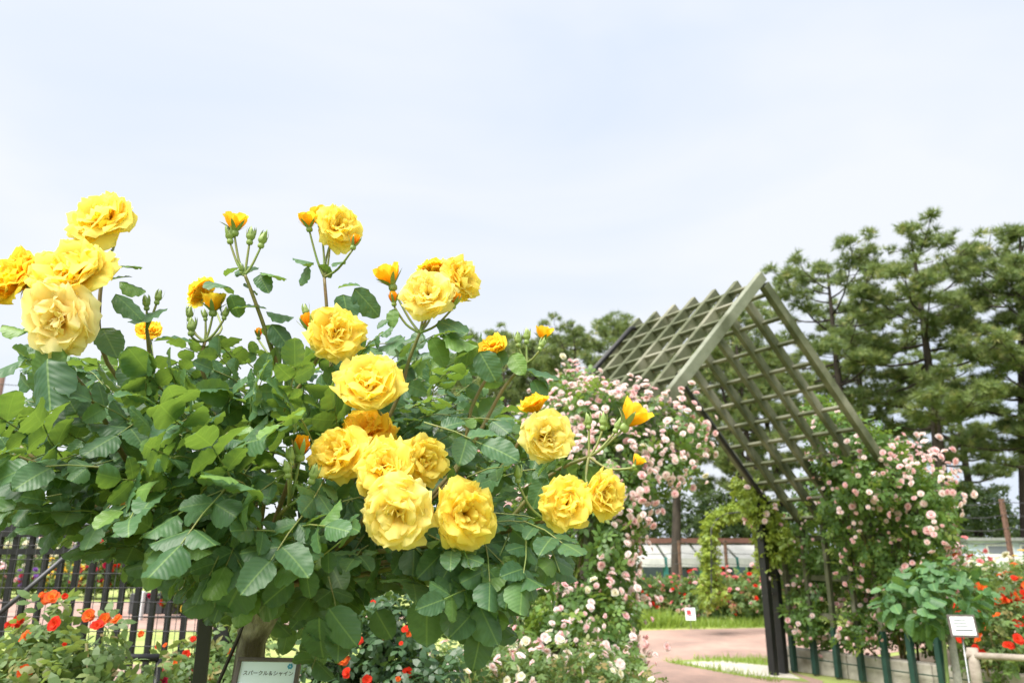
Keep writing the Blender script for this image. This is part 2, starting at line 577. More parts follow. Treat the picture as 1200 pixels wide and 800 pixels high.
sheet('ground', [(-600, -40), (600, -40), (600, 1200), (-600, 1200)], 0.0, M_GRASSG)
sheet('path', [(1.0, 5.0), (0.75, 9), (1.0, 13.6), (2.6, 14.1), (5.5, 14.7), (12, 16.4), (13, 14.5), (7, 12.3), (4.2, 10.2), (3.10, 9.36), (3.25, 8.5), (2.95, 7.9), (3.6, 6.9), (3.2, 5)], 0.004, M_PAVE)
sheet('path', [(-20, 17.5), (-8, 14.6), (-2.6, 13.2), (-2.2, 17.5), (-8, 21), (-20, 26)], 0.004, M_PAVE)
sheet('path', [(-4.6, 8.2), (-2.3, 7.6), (-2.2, 9.2), (-4.7, 9.8)], 0.004, M_PAVE)
sheet('gravel_patch', [(2.05, 9.9), (2.55, 8.9), (3.05, 8.6), (3.12, 9.5), (2.6, 10.05)], 0.010, M_GRAVEL)
sheet('grass_verge', [(1.90, 9.95), (2.50, 8.80), (3.08, 8.42), (3.16, 9.75), (3.0, 10.35), (2.3, 10.2)], 0.007, M_GRASSG)
sheet('bed_soil', [(-6, 0.3), (0.9, 0.3), (0.9, 5), (0.6, 7.0), (-2.0, 6.0), (-6, 6.0)], 0.005, M_SOIL)
sheet('bed_soil', [(3.35, 9.5), (5.2, 6.4), (9, 6.4), (9, 11.6), (6.5, 11.6), (4.2, 10.0)], 0.005, M_SOIL)

# ------------------------------------------------------------------ leaf templates
def leaf_template(n=7, width=0.40, fold=0.10, droop=0.16, teeth=True, curl=0.0, seed=0):
    """one broad leaflet along +x (length 1), normal +z; returns verts, tris, uv (x, signed half width)"""
    rng = np.random.default_rng(seed)
    xs = np.linspace(0, 1, n + 1)
    prof = np.sin(np.pi * np.clip(xs, 0, 1) ** 0.85) ** 0.54 * (1.0 - 0.06 * xs)
    prof[-1] = 0.0
    V, U, T = [], [], []
    idx = []
    tw = rng.uniform(-0.10, 0.10)
    for i, x in enumerate(xs):
        row = []
        wv = width * prof[i]
        jag = 0.012 * (1 if i % 2 else -1) if teeth and 0 < i < n else 0.0
        wave = 0.03 * math.sin(i * 2.1 + seed)
        for k in (-1, -0.5, 0, 0.5, 1):
            y = (wv + jag * (abs(k) == 1)) * k
            z = fold * abs(k) * wv * 2.0 - droop * x * x + wave * abs(k) + tw * y * x - curl * (y * y) * 4
            row.append(len(V))
            V.append((x + (0.02 * (1 if abs(k) == 1 else 0) if 0 < i < n else 0), y, z))
            U.append((x, y))
        idx.append(row)
    for i in range(n):
        for k in range(4):
            a, b, c, d = idx[i][k], idx[i + 1][k], idx[i + 1][k + 1], idx[i][k + 1]
            T += [(a, b, c), (a, c, d)]
    return np.array(V), np.array(T), np.array(U)


# cheap leaflet: 6 verts, 4 triangles
LQ_V = np.array([(0, 0, 0), (0.35, 0.27, 0.05), (0.35, -0.27, 0.05), (0.72, 0.24, 0.0), (0.72, -0.24, 0.0), (1, 0, -0.10)])
LQ_T = np.array([(0, 2, 1), (1, 2, 4), (1, 4, 3), (3, 4, 5)])


def sprig_template(seed=0, n_pairs=2):
    """a compound leaf of five leaflets, total length about 1"""
    rng = np.random.default_rng(seed)
    V, T = [], []
    items = [((0.55, 0, 0), 0.0, 0.45)]
    for j in range(n_pairs):
        x = 0.45 - j * 0.27
        for s in (-1, 1):
            items.append(((x, 0.02 * s, 0), s * R(60 + rng.uniform(-12, 12)), 0.40 - 0.05 * j))
    for p, a, l in items:
        tilt = rng.uniform(-0.5, 0.5)
        c, s_ = math.cos(a), math.sin(a)
        v = LQ_V * l
        ct, st = math.cos(tilt), math.sin(tilt)
        v = np.stack([v[:, 0], v[:, 1] * ct - v[:, 2] * st, v[:, 1] * st + v[:, 2] * ct], 1)
        v = np.stack([v[:, 0] * c - v[:, 1] * s_, v[:, 0] * s_ + v[:, 1] * c, v[:, 2]], 1) + np.array(p)
        T.append(LQ_T + sum(len(q) for q in V))
        V.append(v)
    V = np.concatenate(V)
    V[:, 2] -= 0.25 * V[:, 0] ** 2
    return V, np.concatenate(T)


SPRIGS = [sprig_template(i) for i in range(4)]


def unit(v):
    return v / (np.linalg.norm(v, axis=-1, keepdims=True) + 1e-9)


def in_ells(p, ells, k=1.0):
    inside = np.zeros(len(p), bool)
    for c, r in ells:
        inside |= (((p - np.array(c)) / (np.array(r) * k)) ** 2).sum(1) < 1
    return inside


def shell_points(ells, n, rng, thick=0.25, bump=0.12):
    """points through the outer layer of a union of ellipsoids, with outward directions"""
    w = np.array([(r[0] * r[1] + r[1] * r[2] + r[0] * r[2]) for c, r in ells])
    w = w / w.sum()
    which = rng.choice(len(ells), n, p=w)
    d = unit(rng.normal(size=(n, 3)))
    C = np.array([c for c, r in ells])[which]
    Rr = np.array([r for c, r in ells])[which]
    lump = 1 + bump * np.sin(d[:, 0] * 7 + which * 2.1) * np.sin(d[:, 2] * 6 + which) * np.sin(d[:, 1] * 5 + which * 1.3)
    rad = (1 - thick * rng.random(n) ** 1.3) * lump * (1 + 0.05 * rng.normal(size=n))
    p = C + d * Rr * rad[:, None]
    keep = ~in_ells(p, ells, 1 - thick * 1.05)
    keep &= p[:, 2] > 0.03
    nrm = unit(d / Rr)
    return p[keep], nrm[keep]


def foliage_from_ells(name, ells, n, size, mat, rng, parent, thick=0.3, up=0.5, smin=0.7, smax=1.25, bump=0.14, extra=None):
    p, o = shell_points(ells, n, rng, thick, bump)
    if extra is not None:
        p = np.concatenate([p, extra[0]]); o = np.concatenate([o, extra[1]])
    N = len(p)
    nr = unit(o * 0.7 + np.array([0, 0, up]) + rng.normal(size=(N, 3)) * 0.45)
    ax = unit(o * 0.6 + rng.normal(size=(N, 3)) * 0.8 + np.array([0, 0, -0.15]))
    Rm = frames(ax, nr)
    sc = size * rng.uniform(smin, smax, N)
    Vs, Ts, Rn = [], [], []
    off = 0
    which = rng.integers(0, 4, N)
    for k in range(4):
        m = which == k
        if not m.any():
            continue
        V, T, r = scatter(SPRIGS[k][0], SPRIGS[k][1], p[m], Rm[m], sc[m], rng)
        Vs.append(V); Ts.append(T + off); Rn.append(r); off += len(V)
    V = np.concatenate(Vs) - np.array(parent.location)
    me = mesh_np(name, V, np.concatenate(Ts), mat, rnd=np.concatenate(Rn), smooth=False)
    ob = link(name, me, parent)
    ob['kind'] = 'stuff'
    return ob


# ------------------------------------------------------------------ flower meshes
def petal_patch(L, W, phi0, phi1, ruffle, rng, nu=6, nv=6, r0=0.03, z0=0.0, cup=0.25, frill=0.0, roll=0.0):
    """one petal leaving the axis; phi measured from +z"""
    V, U = [], []
    ph = rng.uniform(0, 6.28)
    kf = rng.uniform(0.9, 1.9)
    ph2 = rng.uniform(0, 6.28)
    notch = rng.uniform(0.0, 0.10)
    r, z = r0, z0
    prev = 0
    for j in range(nv + 1):
        t = j / nv
        phi = phi0 + (phi1 - phi0) * t ** 1.4 + roll * t ** 6
        dt = t - prev
        prev = t
        r += L * dt * math.sin(phi)
        z += L * dt * math.cos(phi)
        wv = W * (0.30 + 0.70 * math.sin(min(1.0, t * 1.12 + 0.05) * math.pi * 0.56))
        if t > 0.75:
            wv *= 1 - 0.30 * ((t - 0.75) / 0.25) ** 2
        nx, nz = -math.cos(phi), math.sin(phi)       # inner normal in the r-z plane
        for i in range(nu + 1):
            s = -1 + 2 * i / nu
            y = s * wv
            back = 0.22 * s * s * t * L + notch * L * t ** 4 * math.exp(-(s / 0.25) ** 2)
            lift = cup * s * s * wv * (1 - 0.3 * t)
            ruf = ruffle * (t ** 2.2) * (math.sin(kf * math.pi * s + ph) + 0.3 * math.sin(2.1 * kf * math.pi * s + ph2)) + frill * t ** 7 * math.sin(11 * s + ph2)
            rr = r - back * math.sin(phi) + (lift + ruf) * nx
            zz = z - back * math.cos(phi) + (lift + ruf) * nz
            V.append((rr, y, zz))
            U.append((0.5 + 0.5 * s, t))
    T = []
    for j in range(nv):
        for i in range(nu):
            a = j * (nu + 1) + i
            T += [(a, a + 1, a + nu + 2), (a, a + nu + 2, a + nu + 1)]
    return np.array(V), np.array(T), np.array(U)


def rotz(V, a):
    c, s = math.cos(a), math.sin(a)
    return np.stack([V[:, 0] * c - V[:, 1] * s, V[:, 0] * s + V[:, 1] * c, V[:, 2]], 1)


def join(parts):
    V, T, U, o = [], [], [], 0
    for v, t, u in parts:
        V.append(v); T.append(t + o); U.append(u); o += len(v)
    return np.concatenate(V), np.concatenate(T), np.concatenate(U)


LAYERS = [  # count, length, width, phi0, phi1, ruffle
    (6, 0.98, 0.60, 64, 104, 0.085),
    (6, 0.97, 0.58, 52, 90, 0.100),
    (6, 0.93, 0.54, 42, 76, 0.110),
    (6, 0.87, 0.50, 32, 62, 0.110),
    (5, 0.79, 0.45, 22, 47, 0.10),
    (5, 0.68, 0.38, 12, 34, 0.09),
    (4, 0.55, 0.28, 0, 24, 0.07)]


def make_bloom(seed, open_=1.0):
    rng = np.random.default_rng(seed)
    outer, core = [], []
    for li, (n, L, W, a0, a1, ruf) in enumerate(LAYERS):
        off = rng.uniform(0, 6.28)
        for k in range(n):
            j = rng.normal(0, 9)
            v, t, u = petal_patch(L * rng.uniform(0.80, 1.1), W * rng.uniform(0.85, 1.18), R(a0 * open_ + j * 0.6), R(a1 * open_ + j * 1.6),
                                  ruf * rng.uniform(0.7, 1.5), rng, 10, 8, 0.03, -0.46 + 0.012 * li, rng.uniform(-0.06, 0.20), 0.045, R(rng.uniform(15, 55)))
            v = rotz(v, off + (k + rng.uniform(-0.22, 0.22)) * 2 * math.pi / n)
            (outer if li < 2 else core).append((v, t, u))
    V, T, U = join(core)
    bm = mesh_np('bloom', V, T, M_PET, uv=U)
    pm = []
    for v, t, u in outer:
        pm.append(mesh_np('petal', v, t, M_PET, uv=u))
    return bm, pm


def ovoid(prof, n=8):
    V, T = [], []
    for i, (r, z) in enumerate(prof):
        for k in range(n):
            a = 2 * math.pi * k / n
            V.append((r * math.cos(a), r * math.sin(a), z))
    for i in range(len(prof) - 1):
        for k in range(n):
            a, b = i * n + k, i * n + (k + 1) % n
            T += [(a, b, b + n), (a, b + n, a + n)]
    V = np.array(V)
    return V, np.array(T), np.zeros((len(V), 2)) + 0.5


def sepals(n, L, W, phi0, phi1, z0, rng, r0=0.05):
    out = []
    for k in range(n):
        j = rng.normal(0, 0.12)
        xs = np.linspace(0, 1, 5)
        V, T = [], []
        r, z, pr = r0, z0, 0
        for i, x in enumerate(xs):
            ph = R(phi0) + (R(phi1) - R(phi0)) * x + j * x
            r += L * (x - pr) * math.sin(ph); z += L * (x - pr) * math.cos(ph); pr = x
            wv = W * (1 - x) ** 0.7 * (0.7 + 0.6 * x)
            V += [(r, -wv, z), (r + 0.15 * wv, 0, z), (r, wv, z)]
        for i in range(4):
            for q in range(2):
                a = i * 3 + q
                T += [(a, a + 1, a + 4), (a, a + 4, a + 3)]
        v = rotz(np.array(V), k * 2 * math.pi / n + j)
        out.append((v, np.array(T), np.zeros((len(v), 2)) + 0.5))
    return out


_rb = np.random.default_rng(5)
CALYX = mesh_np('calyx', *(lambda q: (q[0], q[1]))(join([ovoid([(0.02, -0.74), (0.09, -0.70), (0.12, -0.60), (0.09, -0.49), (0.03, -0.44)])] + sepals(5, 0.5, 0.10, 70, 130, -0.49, _rb))), M_SEPAL)


def bud_mesh(kind, seed):
    """kind 0 closed green bud, 1 bud showing colour, 2 half open; unit = bud length about 1, stem end at the origin"""
    rng = np.random.default_rng(seed)
    hip = ovoid([(0.05, 0.0), (0.15, 0.03), (0.19, 0.14), (0.16, 0.25), (0.12, 0.29)])
    parts, mi = [hip], []
    if kind == 0:
        parts.append(ovoid([(0.12, 0.28), (0.23, 0.40), (0.25, 0.52), (0.18, 0.72), (0.07, 0.90), (0.0, 1.0)]))
        parts += sepals(5, 0.85, 0.14, 38, -18, 0.28, rng, 0.12)
        green = len(parts)
    else:
        parts += sepals(5, 0.7, 0.14, 45, 20 if kind == 1 else 60, 0.27, rng, 0.12)
        green = len(parts)
        if kind == 1:
            for k in range(6):
                v, t, u = petal_patch(0.78, 0.30, R(26), R(-14 + 8 * (k % 2)), 0.02, rng, 5, 5, 0.08, 0.26, 0.5)
                parts.append((rotz(v, k * 2.4), t, u))
        else:
            for k in range(6):
                v, t, u = petal_patch(0.95, 0.42, R(34), R(28), 0.05, rng, 5, 5, 0.08, 0.26, 0.4)
                parts.append((rotz(v, k * 2.4), t, u))
            for k in range(5):
                v, t, u = petal_patch(0.85, 0.34, R(16), R(6), 0.04, rng, 5, 5, 0.06, 0.26, 0.5)
                parts.append((rotz(v, 1 + k * 2.4), t, u))
    V, T, U = join(parts)
    n_g = sum(len(p[1]) for p in parts[:green])
    mi = np.zeros(len(T), int)
    mi[n_g:] = 1
    return mesh_np('bud', V, T, uv=U, mats=[M_SEPAL, M_PET_ORANGE if kind == 1 else M_PET_DEEP], mi=mi)


def small_rose(seed, mat, layers=((6, 0.95, 0.55, 55, 95, 0.05), (6, 0.88, 0.50, 36, 66, 0.05), (5, 0.78, 0.42, 18, 40, 0.04), (4, 0.66, 0.34, 2, 16, 0.02))):
    rng = np.random.default_rng(seed)
    parts = []
    for n, L, W, a0, a1, ruf in layers:
        o = rng.uniform(0, 6)
        for k in range(n):
            j = rng.normal(0, 6)
            v, t, u = petal_patch(L, W, R(a0 + j), R(a1 + 2 * j), ruf, rng, 2, 3, 0.03, -0.32, 0.3)
            parts.append((rotz(v, o + k * 6.283 / n), t, u))
    V, T, U = join(parts)
    return mesh_np('bloom', V, T, mat, uv=U)


OPEN_L = ((5, 0.98, 0.55, 66, 92, 0.06), (5, 0.74, 0.42, 48, 74, 0.05), (4, 0.36, 0.2, 20, 40, 0.02))
BLOOM_V = [make_bloom(11 + i, o) for i, o in enumerate((1.0, 0.9, 1.1, 0.82, 1.04, 0.68))]
BUDS = {0: [bud_mesh(0, 1), bud_mesh(0, 2)], 1: [bud_mesh(1, 3)], 2: [bud_mesh(2, 4), bud_mesh(2, 6)]}
SMALL = [small_rose(i, M_PINK) for i in range(4)]
SMALL_OPEN = [small_rose(20 + i, M_RED, OPEN_L) for i in range(3)]


def basis_z(zdir, spin, scale, loc):
    z = Vector(zdir).normalized()
    ref = Vector((0, 0, 1)) if abs(z.z) < 0.95 else Vector((0, 1, 0))
    x = ref.cross(z).normalized()
    y = z.cross(x)
    M = Matrix((x, y, z)).transposed() @ Matrix.Rotation(spin, 3, 'Z')
    M = (M * scale).to_4x4()
    M.translation = Vector(loc)
    return M


def add_small_blooms(parent, pos, nrm, sizes, mats, rng, meshes=None, name='bloom'):
    meshes = meshes or SMALL
    loc = Vector(parent.location)
    for i in range(len(pos)):
        me = meshes[int(rng.integers(0, len(meshes)))]
        m = mats[int(rng.integers(0, len(mats)))]
        link(name, me, parent, m, basis_z(nrm[i], rng.uniform(0, 6), sizes[i], Vector(pos[i]) - loc))


def clusters_on(ells, n_clusters, lo, hi, rng, face=(0, -1, 0.1), min_face=-0.1, spread=0.07, ok=None, out=1.03):
    """blossom clusters on the outside of a union of ellipsoids, on the side that looks towards 'face'"""
    P_, N_ = [], []
    tries = 0
    face = np.array(face) / np.linalg.norm(face)
    w = np.array([(r[0] * r[2] + r[0] * r[1] * 0.5) for c, r in ells])
    w = w / w.sum()
    n = 0
    while n < n_clusters and tries < n_clusters * 60:
        tries += 1
        c, r = ells[rng.choice(len(ells), p=w)]
        d = unit(rng.normal(size=3))
        p = np.array(c) + d * np.array(r) * out
        nn = unit(d / np.array(r))
        if nn @ face < min_face or p[2] < 0.1:
            continue
        if in_ells(p[None], ells, 0.97)[0]:
            continue
        if ok is not None and not ok(p):
            continue
        n += 1
        for k in range(int(rng.integers(lo, hi + 1))):
            P_.append(p + rng.normal(size=3) * spread * np.array([1, 0.6, 1]) + nn * rng.uniform(0, 0.05))
            N_.append(unit(nn + rng.normal(size=3) * 0.4 + np.array([0, 0, 0.15])))
    return np.array(P_), np.array(N_)


def ell(u, v, d, ru, rv, rd):
    c = P(u, v, d)
    k = px(d) * 1.03
    return ((c.x, c.y, c.z), (ru * k, rd, rv * k))

# ------------------------------------------------------------------ lattice arbor
AP = Vector((2.3065, 6.562, 0))
AE = Vector((-0.5424, 0.8401, 0))          # along the ridge, away from the camera
AW = Vector((0.8401, 0.5424, 0))           # across, to the right
RIDGE_Z, HALF, STEP = 3.735, 2.14, 0.278
UP = Vector((0, 0, 1))


def build_arbor():
    t = empty('lattice_arbor', AP)
    tag(t, 'weathered green timber arbor with steep gabled lattice roof over the path', 'arbor')
    for i in range(7):
        top = AP + AE * (i * STEP) + UP * RIDGE_Z
        for s in (-1, 1):
            n = (AW * s + UP).normalized()
            d = (AW * s - UP).normalized()
            a = top - d * (0.045 if s < 0 else -0.072)
            b = top + d * (HALF * math.sqrt(2))
            wd = 0.062 if i == 0 else 0.050
            MB().bar(a, b, wd, 0.098, n).build('rafter', M_ARBOR_GREY if (i == 0 and s < 0) else M_ARBOR, t, bevel=0.004)
    L = 6 * STEP
    for s in (-1, 1):
        n = (AW * s + UP).normalized()
        d = (AW * s - UP).normalized()
        for k in range(11):
            q = AP + UP * RIDGE_Z + d * (0.17 + 0.275 * k) + n * (0.004 if s > 0 else 0.022)
            MB().bar(q - AE * 0.03, q + AE * (L + 0.03), 0.034, 0.040, n).build('batten', M_ARBOR, t, bevel=0.003)
    for s in (-1, 1):
        for i in range(7 if s > 0 else 4):
            b = AP + AE * (i * STEP if s > 0 else i * STEP * 2) + AW * (s * (HALF - 0.03))
            o = MB().bar(b + UP * 0.0, b + UP * 1.63, 0.044, 0.060, AW).build('upright', M_ARBOR, t, bevel=0.003)
            q = b - AW * (s * 0.012)
            MB().bar(q + UP * 0.02, q + UP * 0.52, 0.051, 0.068, AW).build('foot_sleeve', M_GREENPOST, o, bevel=0.004)
        for z in (0.62, 1.02, 1.45):
            q = AP + AW * (s * (HALF + 0.022)) + UP * z
            MB().bar(q - AE * 0.1, q + AE * (L + 0.1), 0.036, 0.06).build('rail', M_ARBOR, t, bevel=0.003)
    # black tube that follows the last rafter over the ridge
    far = AP + AE * (L - 0.10) + UP * (RIDGE_Z - 0.02)
    pts = []
    for q in np.linspace(-2.0, -0.16, 8):
        pts.append(far + AW * q - UP * abs(q) + UP * 0.02 - AW * 0.0 + (-AW + UP).normalized() * 0.06)
    pts.append(far + UP * -0.06)
    for q in np.linspace(0.16, 2.0, 8):
        pts.append(far + AW * q - UP * abs(q) + UP * 0.0 - (AW + UP).normalized() * 0.07)
    MB().tube(pts, 0.027, 8).build('black_tube', M_BLACK, t, smooth=True)
    for (x, y, h) in ((2.86, 8.88, 1.85), (3.02, 9.02, 1.80)):
        MB().box((x, y, h / 2), (0.075, 0.085, h), rz=R(33)).build('post', M_BLACK, t, bevel=0.004)


build_arbor()

pw = empty('planter_wall', AP + AW * 2.3)
tag(pw, 'low grey concrete planter wall behind the green-footed uprights', 'wall')
for k in range(6):
    a = AP + AW * 2.26 + AE * (1.98 - k * 0.92)
    b = a - AE * 0.912
    MB().bar(a + UP * 0.12, b + UP * 0.12, 0.15, 0.25 + 0.004 * (k % 2)).build('panel', M_CONC, pw, bevel=0.012)
_a = AP + AW * 2.14 + AE * 1.9
MB().tube([_a + UP * 0.17 - AW * 0.02, _a - AE * 1.5 + UP * 0.15, _a - AE * 5 + UP * 0.17], 0.006, 5).build('cable', M_GREENPOST, pw)

# ------------------------------------------------------------------ pine trees
def make_pine(seed, H=10.0, start=0.38, spread=2.9, n_limbs=30, tufts=48):
    rng = np.random.default_rng(seed)
    ph = rng.uniform(0, 6.28, 2)

    def axis(t):
        return np.array([0.30 * math.sin(2.2 * t + ph[0]) - 0.30 * math.sin(ph[0]), 0.30 * math.sin(1.9 * t + ph[1]) - 0.30 * math.sin(ph[1]), t * H])
    mb = MB()
    ts = np.linspace(0, 0.99, 14)
    mb.tube([axis(t) for t in ts], [0.17 * (1 - t) ** 0.8 + 0.02 for t in ts], 8)
    pads = []
    for k in range(n_limbs):
        f = (k + rng.uniform(-0.4, 0.4)) / n_limbs
        t = start + (0.97 - start) * max(0, min(1, f))
        az = k * 2.4 + rng.uniform(-0.5, 0.5)
        prof = math.sin(math.pi * (0.20 + 0.76 * f)) ** 0.8
        L = spread * prof * rng.uniform(0.55, 1.12)
        if f < 0.35 and rng.random() < 0.5:
            L *= 0.45
        p0 = axis(t)
        dr = np.array([math.cos(az), math.sin(az), 0.0])
        rise = rng.uniform(-0.15, 0.45) + 0.7 * f ** 2
        pts = []
        bend = rng.uniform(-0.5, 0.5)
        side = np.array([-dr[1], dr[0], 0])
        for q in np.linspace(0, 1, 6):
            pts.append(p0 + dr * L * q + np.array([0, 0, L * (rise * q - 0.25 * q * (1 - q) * 2)]) + side * bend * q * q * L * 0.4)
        r0 = 0.055 * (1 - t) ** 0.5 + 0.012
        mb.tube(pts, [r0 * (1 - 0.8 * q) for q in np.linspace(0, 1, 6)], 5)
        nb = max(2, int(L * 4.4))
        for j in range(nb):
            q = 0.38 + 0.62 * (j + rng.random()) / nb
            i0 = min(4, int(q * 5)); fr = q * 5 - i0
            c = pts[i0] * (1 - fr) + pts[i0 + 1] * fr
            a2 = az + rng.uniform(-1.2, 1.2)
            l2 = rng.uniform(0.15, 0.75) * (0.6 + 0.4 * L / spread)
            e = c + np.array([math.cos(a2) * l2, math.sin(a2) * l2, rng.uniform(0.02, 0.28) * l2 + 0.05])
            mb.tube([c, (c + e) / 2 + np.array([0, 0, -0.03]), e], [0.014, 0.011, 0.006], 4, cap=False)
            pads.append((e, rng.uniform(0.13, 0.34) * (0.75 + 0.25 * L / spread)))
    for j in range(6):
        e = axis(0.99) + rng.normal(size=3) * np.array([0.25, 0.25, 0.2])
        pads.append((e, 0.26))
    # tufts: short shoots with a fan of needles
    tv, tf = [], []
    for k in range(13):
        a = k * 2.4
        el = 0.25 + 0.75 * ((k * 0.37) % 1)
        d = np.array([math.cos(a) * (1 - el * 0.7), math.sin(a) * (1 - el * 0.7), el])
        d /= np.linalg.norm(d)
        s = np.cross(d, [0.3, 0.5, 0.8]); s /= np.linalg.norm(s)
        b = len(tv)
        tv += [d * 0.05 - s * 0.055, d * 0.05 + s * 0.055, d]
        tf.append((b, b + 1, b + 2))
    tv, tf = np.array(tv), np.array(tf)
    pos, nr = [], []
    for c, r in pads:
        n = int(tufts * (r / 0.36) ** 2)
        d = unit(rng.normal(size=(n, 3)))
        rad = rng.random(n) ** 0.45
        lp = d * rad[:, None] * np.array([r, r, r * 0.50])
        pos.append(c + lp)
        nr.append(unit(d * np.array([0.8, 0.8, 0.3]) + np.array([0, 0, 0.75]) + rng.normal(size=(n, 3)) * 0.3))
    pos, nr = np.concatenate(pos), np.concatenate(nr)
    n = len(pos)
    Rm = frames(unit(rng.normal(size=(n, 3))), nr)
    V, T, rn = scatter(tv, tf, pos, Rm, rng.uniform(0.14, 0.25, n), rng)
    crown = mesh_np('crown', V, T, M_NEEDLE, rnd=rn, smooth=False)
    tm = bpy.data.meshes.new('trunk')
    tm.from_pydata([tuple(q) for q in mb.v], [], mb.f)
    tm.materials.append(M_BARK_PINE)
    tm.polygons.foreach_set('use_smooth', np.full(len(tm.polygons), True))
    tm.update()
    return tm, crown


PINES = [make_pine(3, 10, 0.36, 2.6, 36), make_pine(8, 10, 0.42, 2.3, 32), make_pine(14, 10, 0.32, 2.1, 36), make_pine(21, 10, 0.40, 2.6, 34)]


def pine(u, v_top, d, var, rz, sx, label, lean=0.0, leany=0.0, u_is_base=False):
    top = P(u, v_top, d)
    s = top.z / 10.0 * 0.955
    bx = top.x - math.tan(lean) * top.z
    t = empty('pine_tree', (bx, d, 0), 0)
    t.rotation_euler = (leany, lean, rz)
    t.rotation_mode = 'ZYX'
    t.scale = (s * sx, s * sx, s)
    tag(t, label, 'tree', 'pine trees behind the garden')
    tm, cm = PINES[var]
    link('trunk', tm, t)
    link('crown', cm, t)


pine(1052, 262, 20, 0, 0.4, 1.05, 'tall straight pine with a broad rounded crown, highest in the grove')
pine(1182, 262, 20.5, 1, 1.9, 1.10, 'slender pine leaning right beside the tall straight pine', R(7))
pine(1225, 300, 18.5, 3, 3.3, 1.0, 'pine leaning right whose trunk crosses the slender leaning one', R(10))
pine(952, 300, 22, 3, 5.0, 1.05, 'full pine just behind the right slope of the lattice roof', R(-3))
pine(860, 338, 25, 2, 2.2, 1.1, 'pine behind the middle of the lattice roof', R(2))
pine(772, 362, 20, 1, 4.1, 1.0, 'pine with forked lower stem behind the far end of the arbor ridge')
pine(700, 366, 28, 2, 0.9, 1.15, 'feathery pine rising above the left end of the lattice roof')
pine(655, 388, 29, 0, 3.0, 1.05, 'shorter bushy pine beside the feathery one')
pine(590, 376, 30, 1, 5.5, 1.05, 'thin topped pine seen above the yellow rose sprays')
pine(530, 418, 33, 3, 1.2, 1.05, 'low pine half hidden behind the yellow rose tree')
pine(1003, 350, 26, 2, 4.6, 1.1, 'pine filling the gap left of the tallest one')
pine(1112, 392, 27, 0, 2.7, 1.1, 'low pine in the gap between the two tallest ones')
pine(905, 400, 27, 1, 0.2, 1.1, 'pine seen through the lattice roof')
pine(872, 352, 17.0, 3, 2.6, 0.8, 'pine with thick dark trunk rising behind the vine arch', R(1.5))
pine(840, 380, 17.6, 1, 1.1, 0.7, 'leaning pine whose trunk crosses behind the vine arch', R(-7))
pine(622, 384, 26, 2, 2.1, 0.9, 'bushy pine behind the orange-tipped rose buds')
pine(728, 372, 25, 2, 5.1, 0.9, 'pointed pine beside the left end of the lattice roof')
pine(676, 376, 22.5, 3, 4.4, 0.85, 'bushy pine between the rose buds and the lattice roof')
pine(605, 392, 23, 2, 3.6, 0.8, 'dark pine directly behind the orange-tipped rose buds')
pine(560, 398, 27, 0, 0.6, 0.85, 'small pine between the yellow blooms and the bushy one')

# ------------------------------------------------------------------ background shrubs, sheds, fences
rng = np.random.default_rng(77)


def shrub(u, v_top, d, half_px, label, mat=M_LEAF_SHRUB, n=1500, size=0.34, name='background_shrub', group='shrubs and trees along the far edge', depth=1.2):
    top = P(u, v_top, d)
    t = empty(name, (top.x, d, 0))
    hw = half_px * px(d)
    ells = []
    k = 5
    for i in range(k):
        a = rng.uniform(-0.7, 0.7)
        hz = top.z * rng.uniform(0.75, 1.0) * (1 - 0.25 * abs(a))
        ells.append(((top.x + a * hw, d + rng.uniform(-0.5, 0.5) * depth, hz * 0.55), (hw * rng.uniform(0.4, 0.6), depth * 0.7, hz * 0.47)))
    foliage_from_ells('crown', ells, n, size, mat, rng, t, 0.35, 0.5)
    mb = MB()
    for i in range(3):
        c = ells[i][0]
        mb.tube([(top.x + 0.1 * i, d, 0), ((top.x + c[0]) / 2, d, c[2] * 0.5), c], [0.06, 0.045, 0.02], 6)
    mb.build('trunk', M_BARK_PINE, t, smooth=True)
    tag(t, label, 'shrub', group)
    return t


for (u, v, d, h, lab) in [
        (1150, 560, 27, 75, 'loose green tree behind the blue building'), (1240, 575, 25, 60, 'pale shrub behind the right end of the blue building'),
        (1060, 560, 30, 80, 'broad shrub behind the right climbing rose'), (960, 575, 31, 80, 'broad shrub behind the black arbor posts'),
        (870, 572, 32, 70, 'dense shrub behind the white shed roof'), (790, 566, 30, 70, 'dense shrub behind the vine arch side of the shed'),
        (700, 575, 33, 80, 'dense shrub behind the left climbing rose'), (600, 585, 33, 80, 'wide shrub behind the pink roses'),
        (500, 590, 34, 80, 'wide shrub behind the hanging rose leaves'), (190, 608, 36, 90, 'dark shrub behind the crimson rose pillar'),
        (60, 606, 36, 90, 'dark shrub beyond the flower border at the fence'), (-60, 600, 36, 80, 'dark shrub at the end of the flower border'), (300, 600, 36, 80, 'dark shrub behind the black stake'), (400, 600, 35, 80, 'dark shrub behind the rose tree trunk')]:
    shrub(u, v, d, h, lab)
for (u, v, d, h, lab) in [(752, 552, 24.5, 48, 'dark tree behind the left end of the white shelter'), (818, 560, 24.0, 50, 'dark tree behind the vine arch'), (884, 548, 25.0, 50, 'dark tree behind the black arbor posts'), (955, 545, 26.0, 55, 'dark tree seen through the right climbing rose'), (1120, 545, 25.0, 50, 'dark tree behind the rusty fence post')]:
    shrub(u, v, d, h, lab, M_LEAF_DARKTREE, 1100, 0.32)


def prism(pts_front, pts_back):
    mb = MB()
    n = len(pts_front)
    mb.v = [tuple(p) for p in pts_front] + [tuple(p) for p in pts_back]
    mb.f = [tuple(range(n)), tuple(reversed(range(n, 2 * n)))] + [(i, i + n, (i + 1) % n + n, (i + 1) % n) for i in range(n)]
    return mb


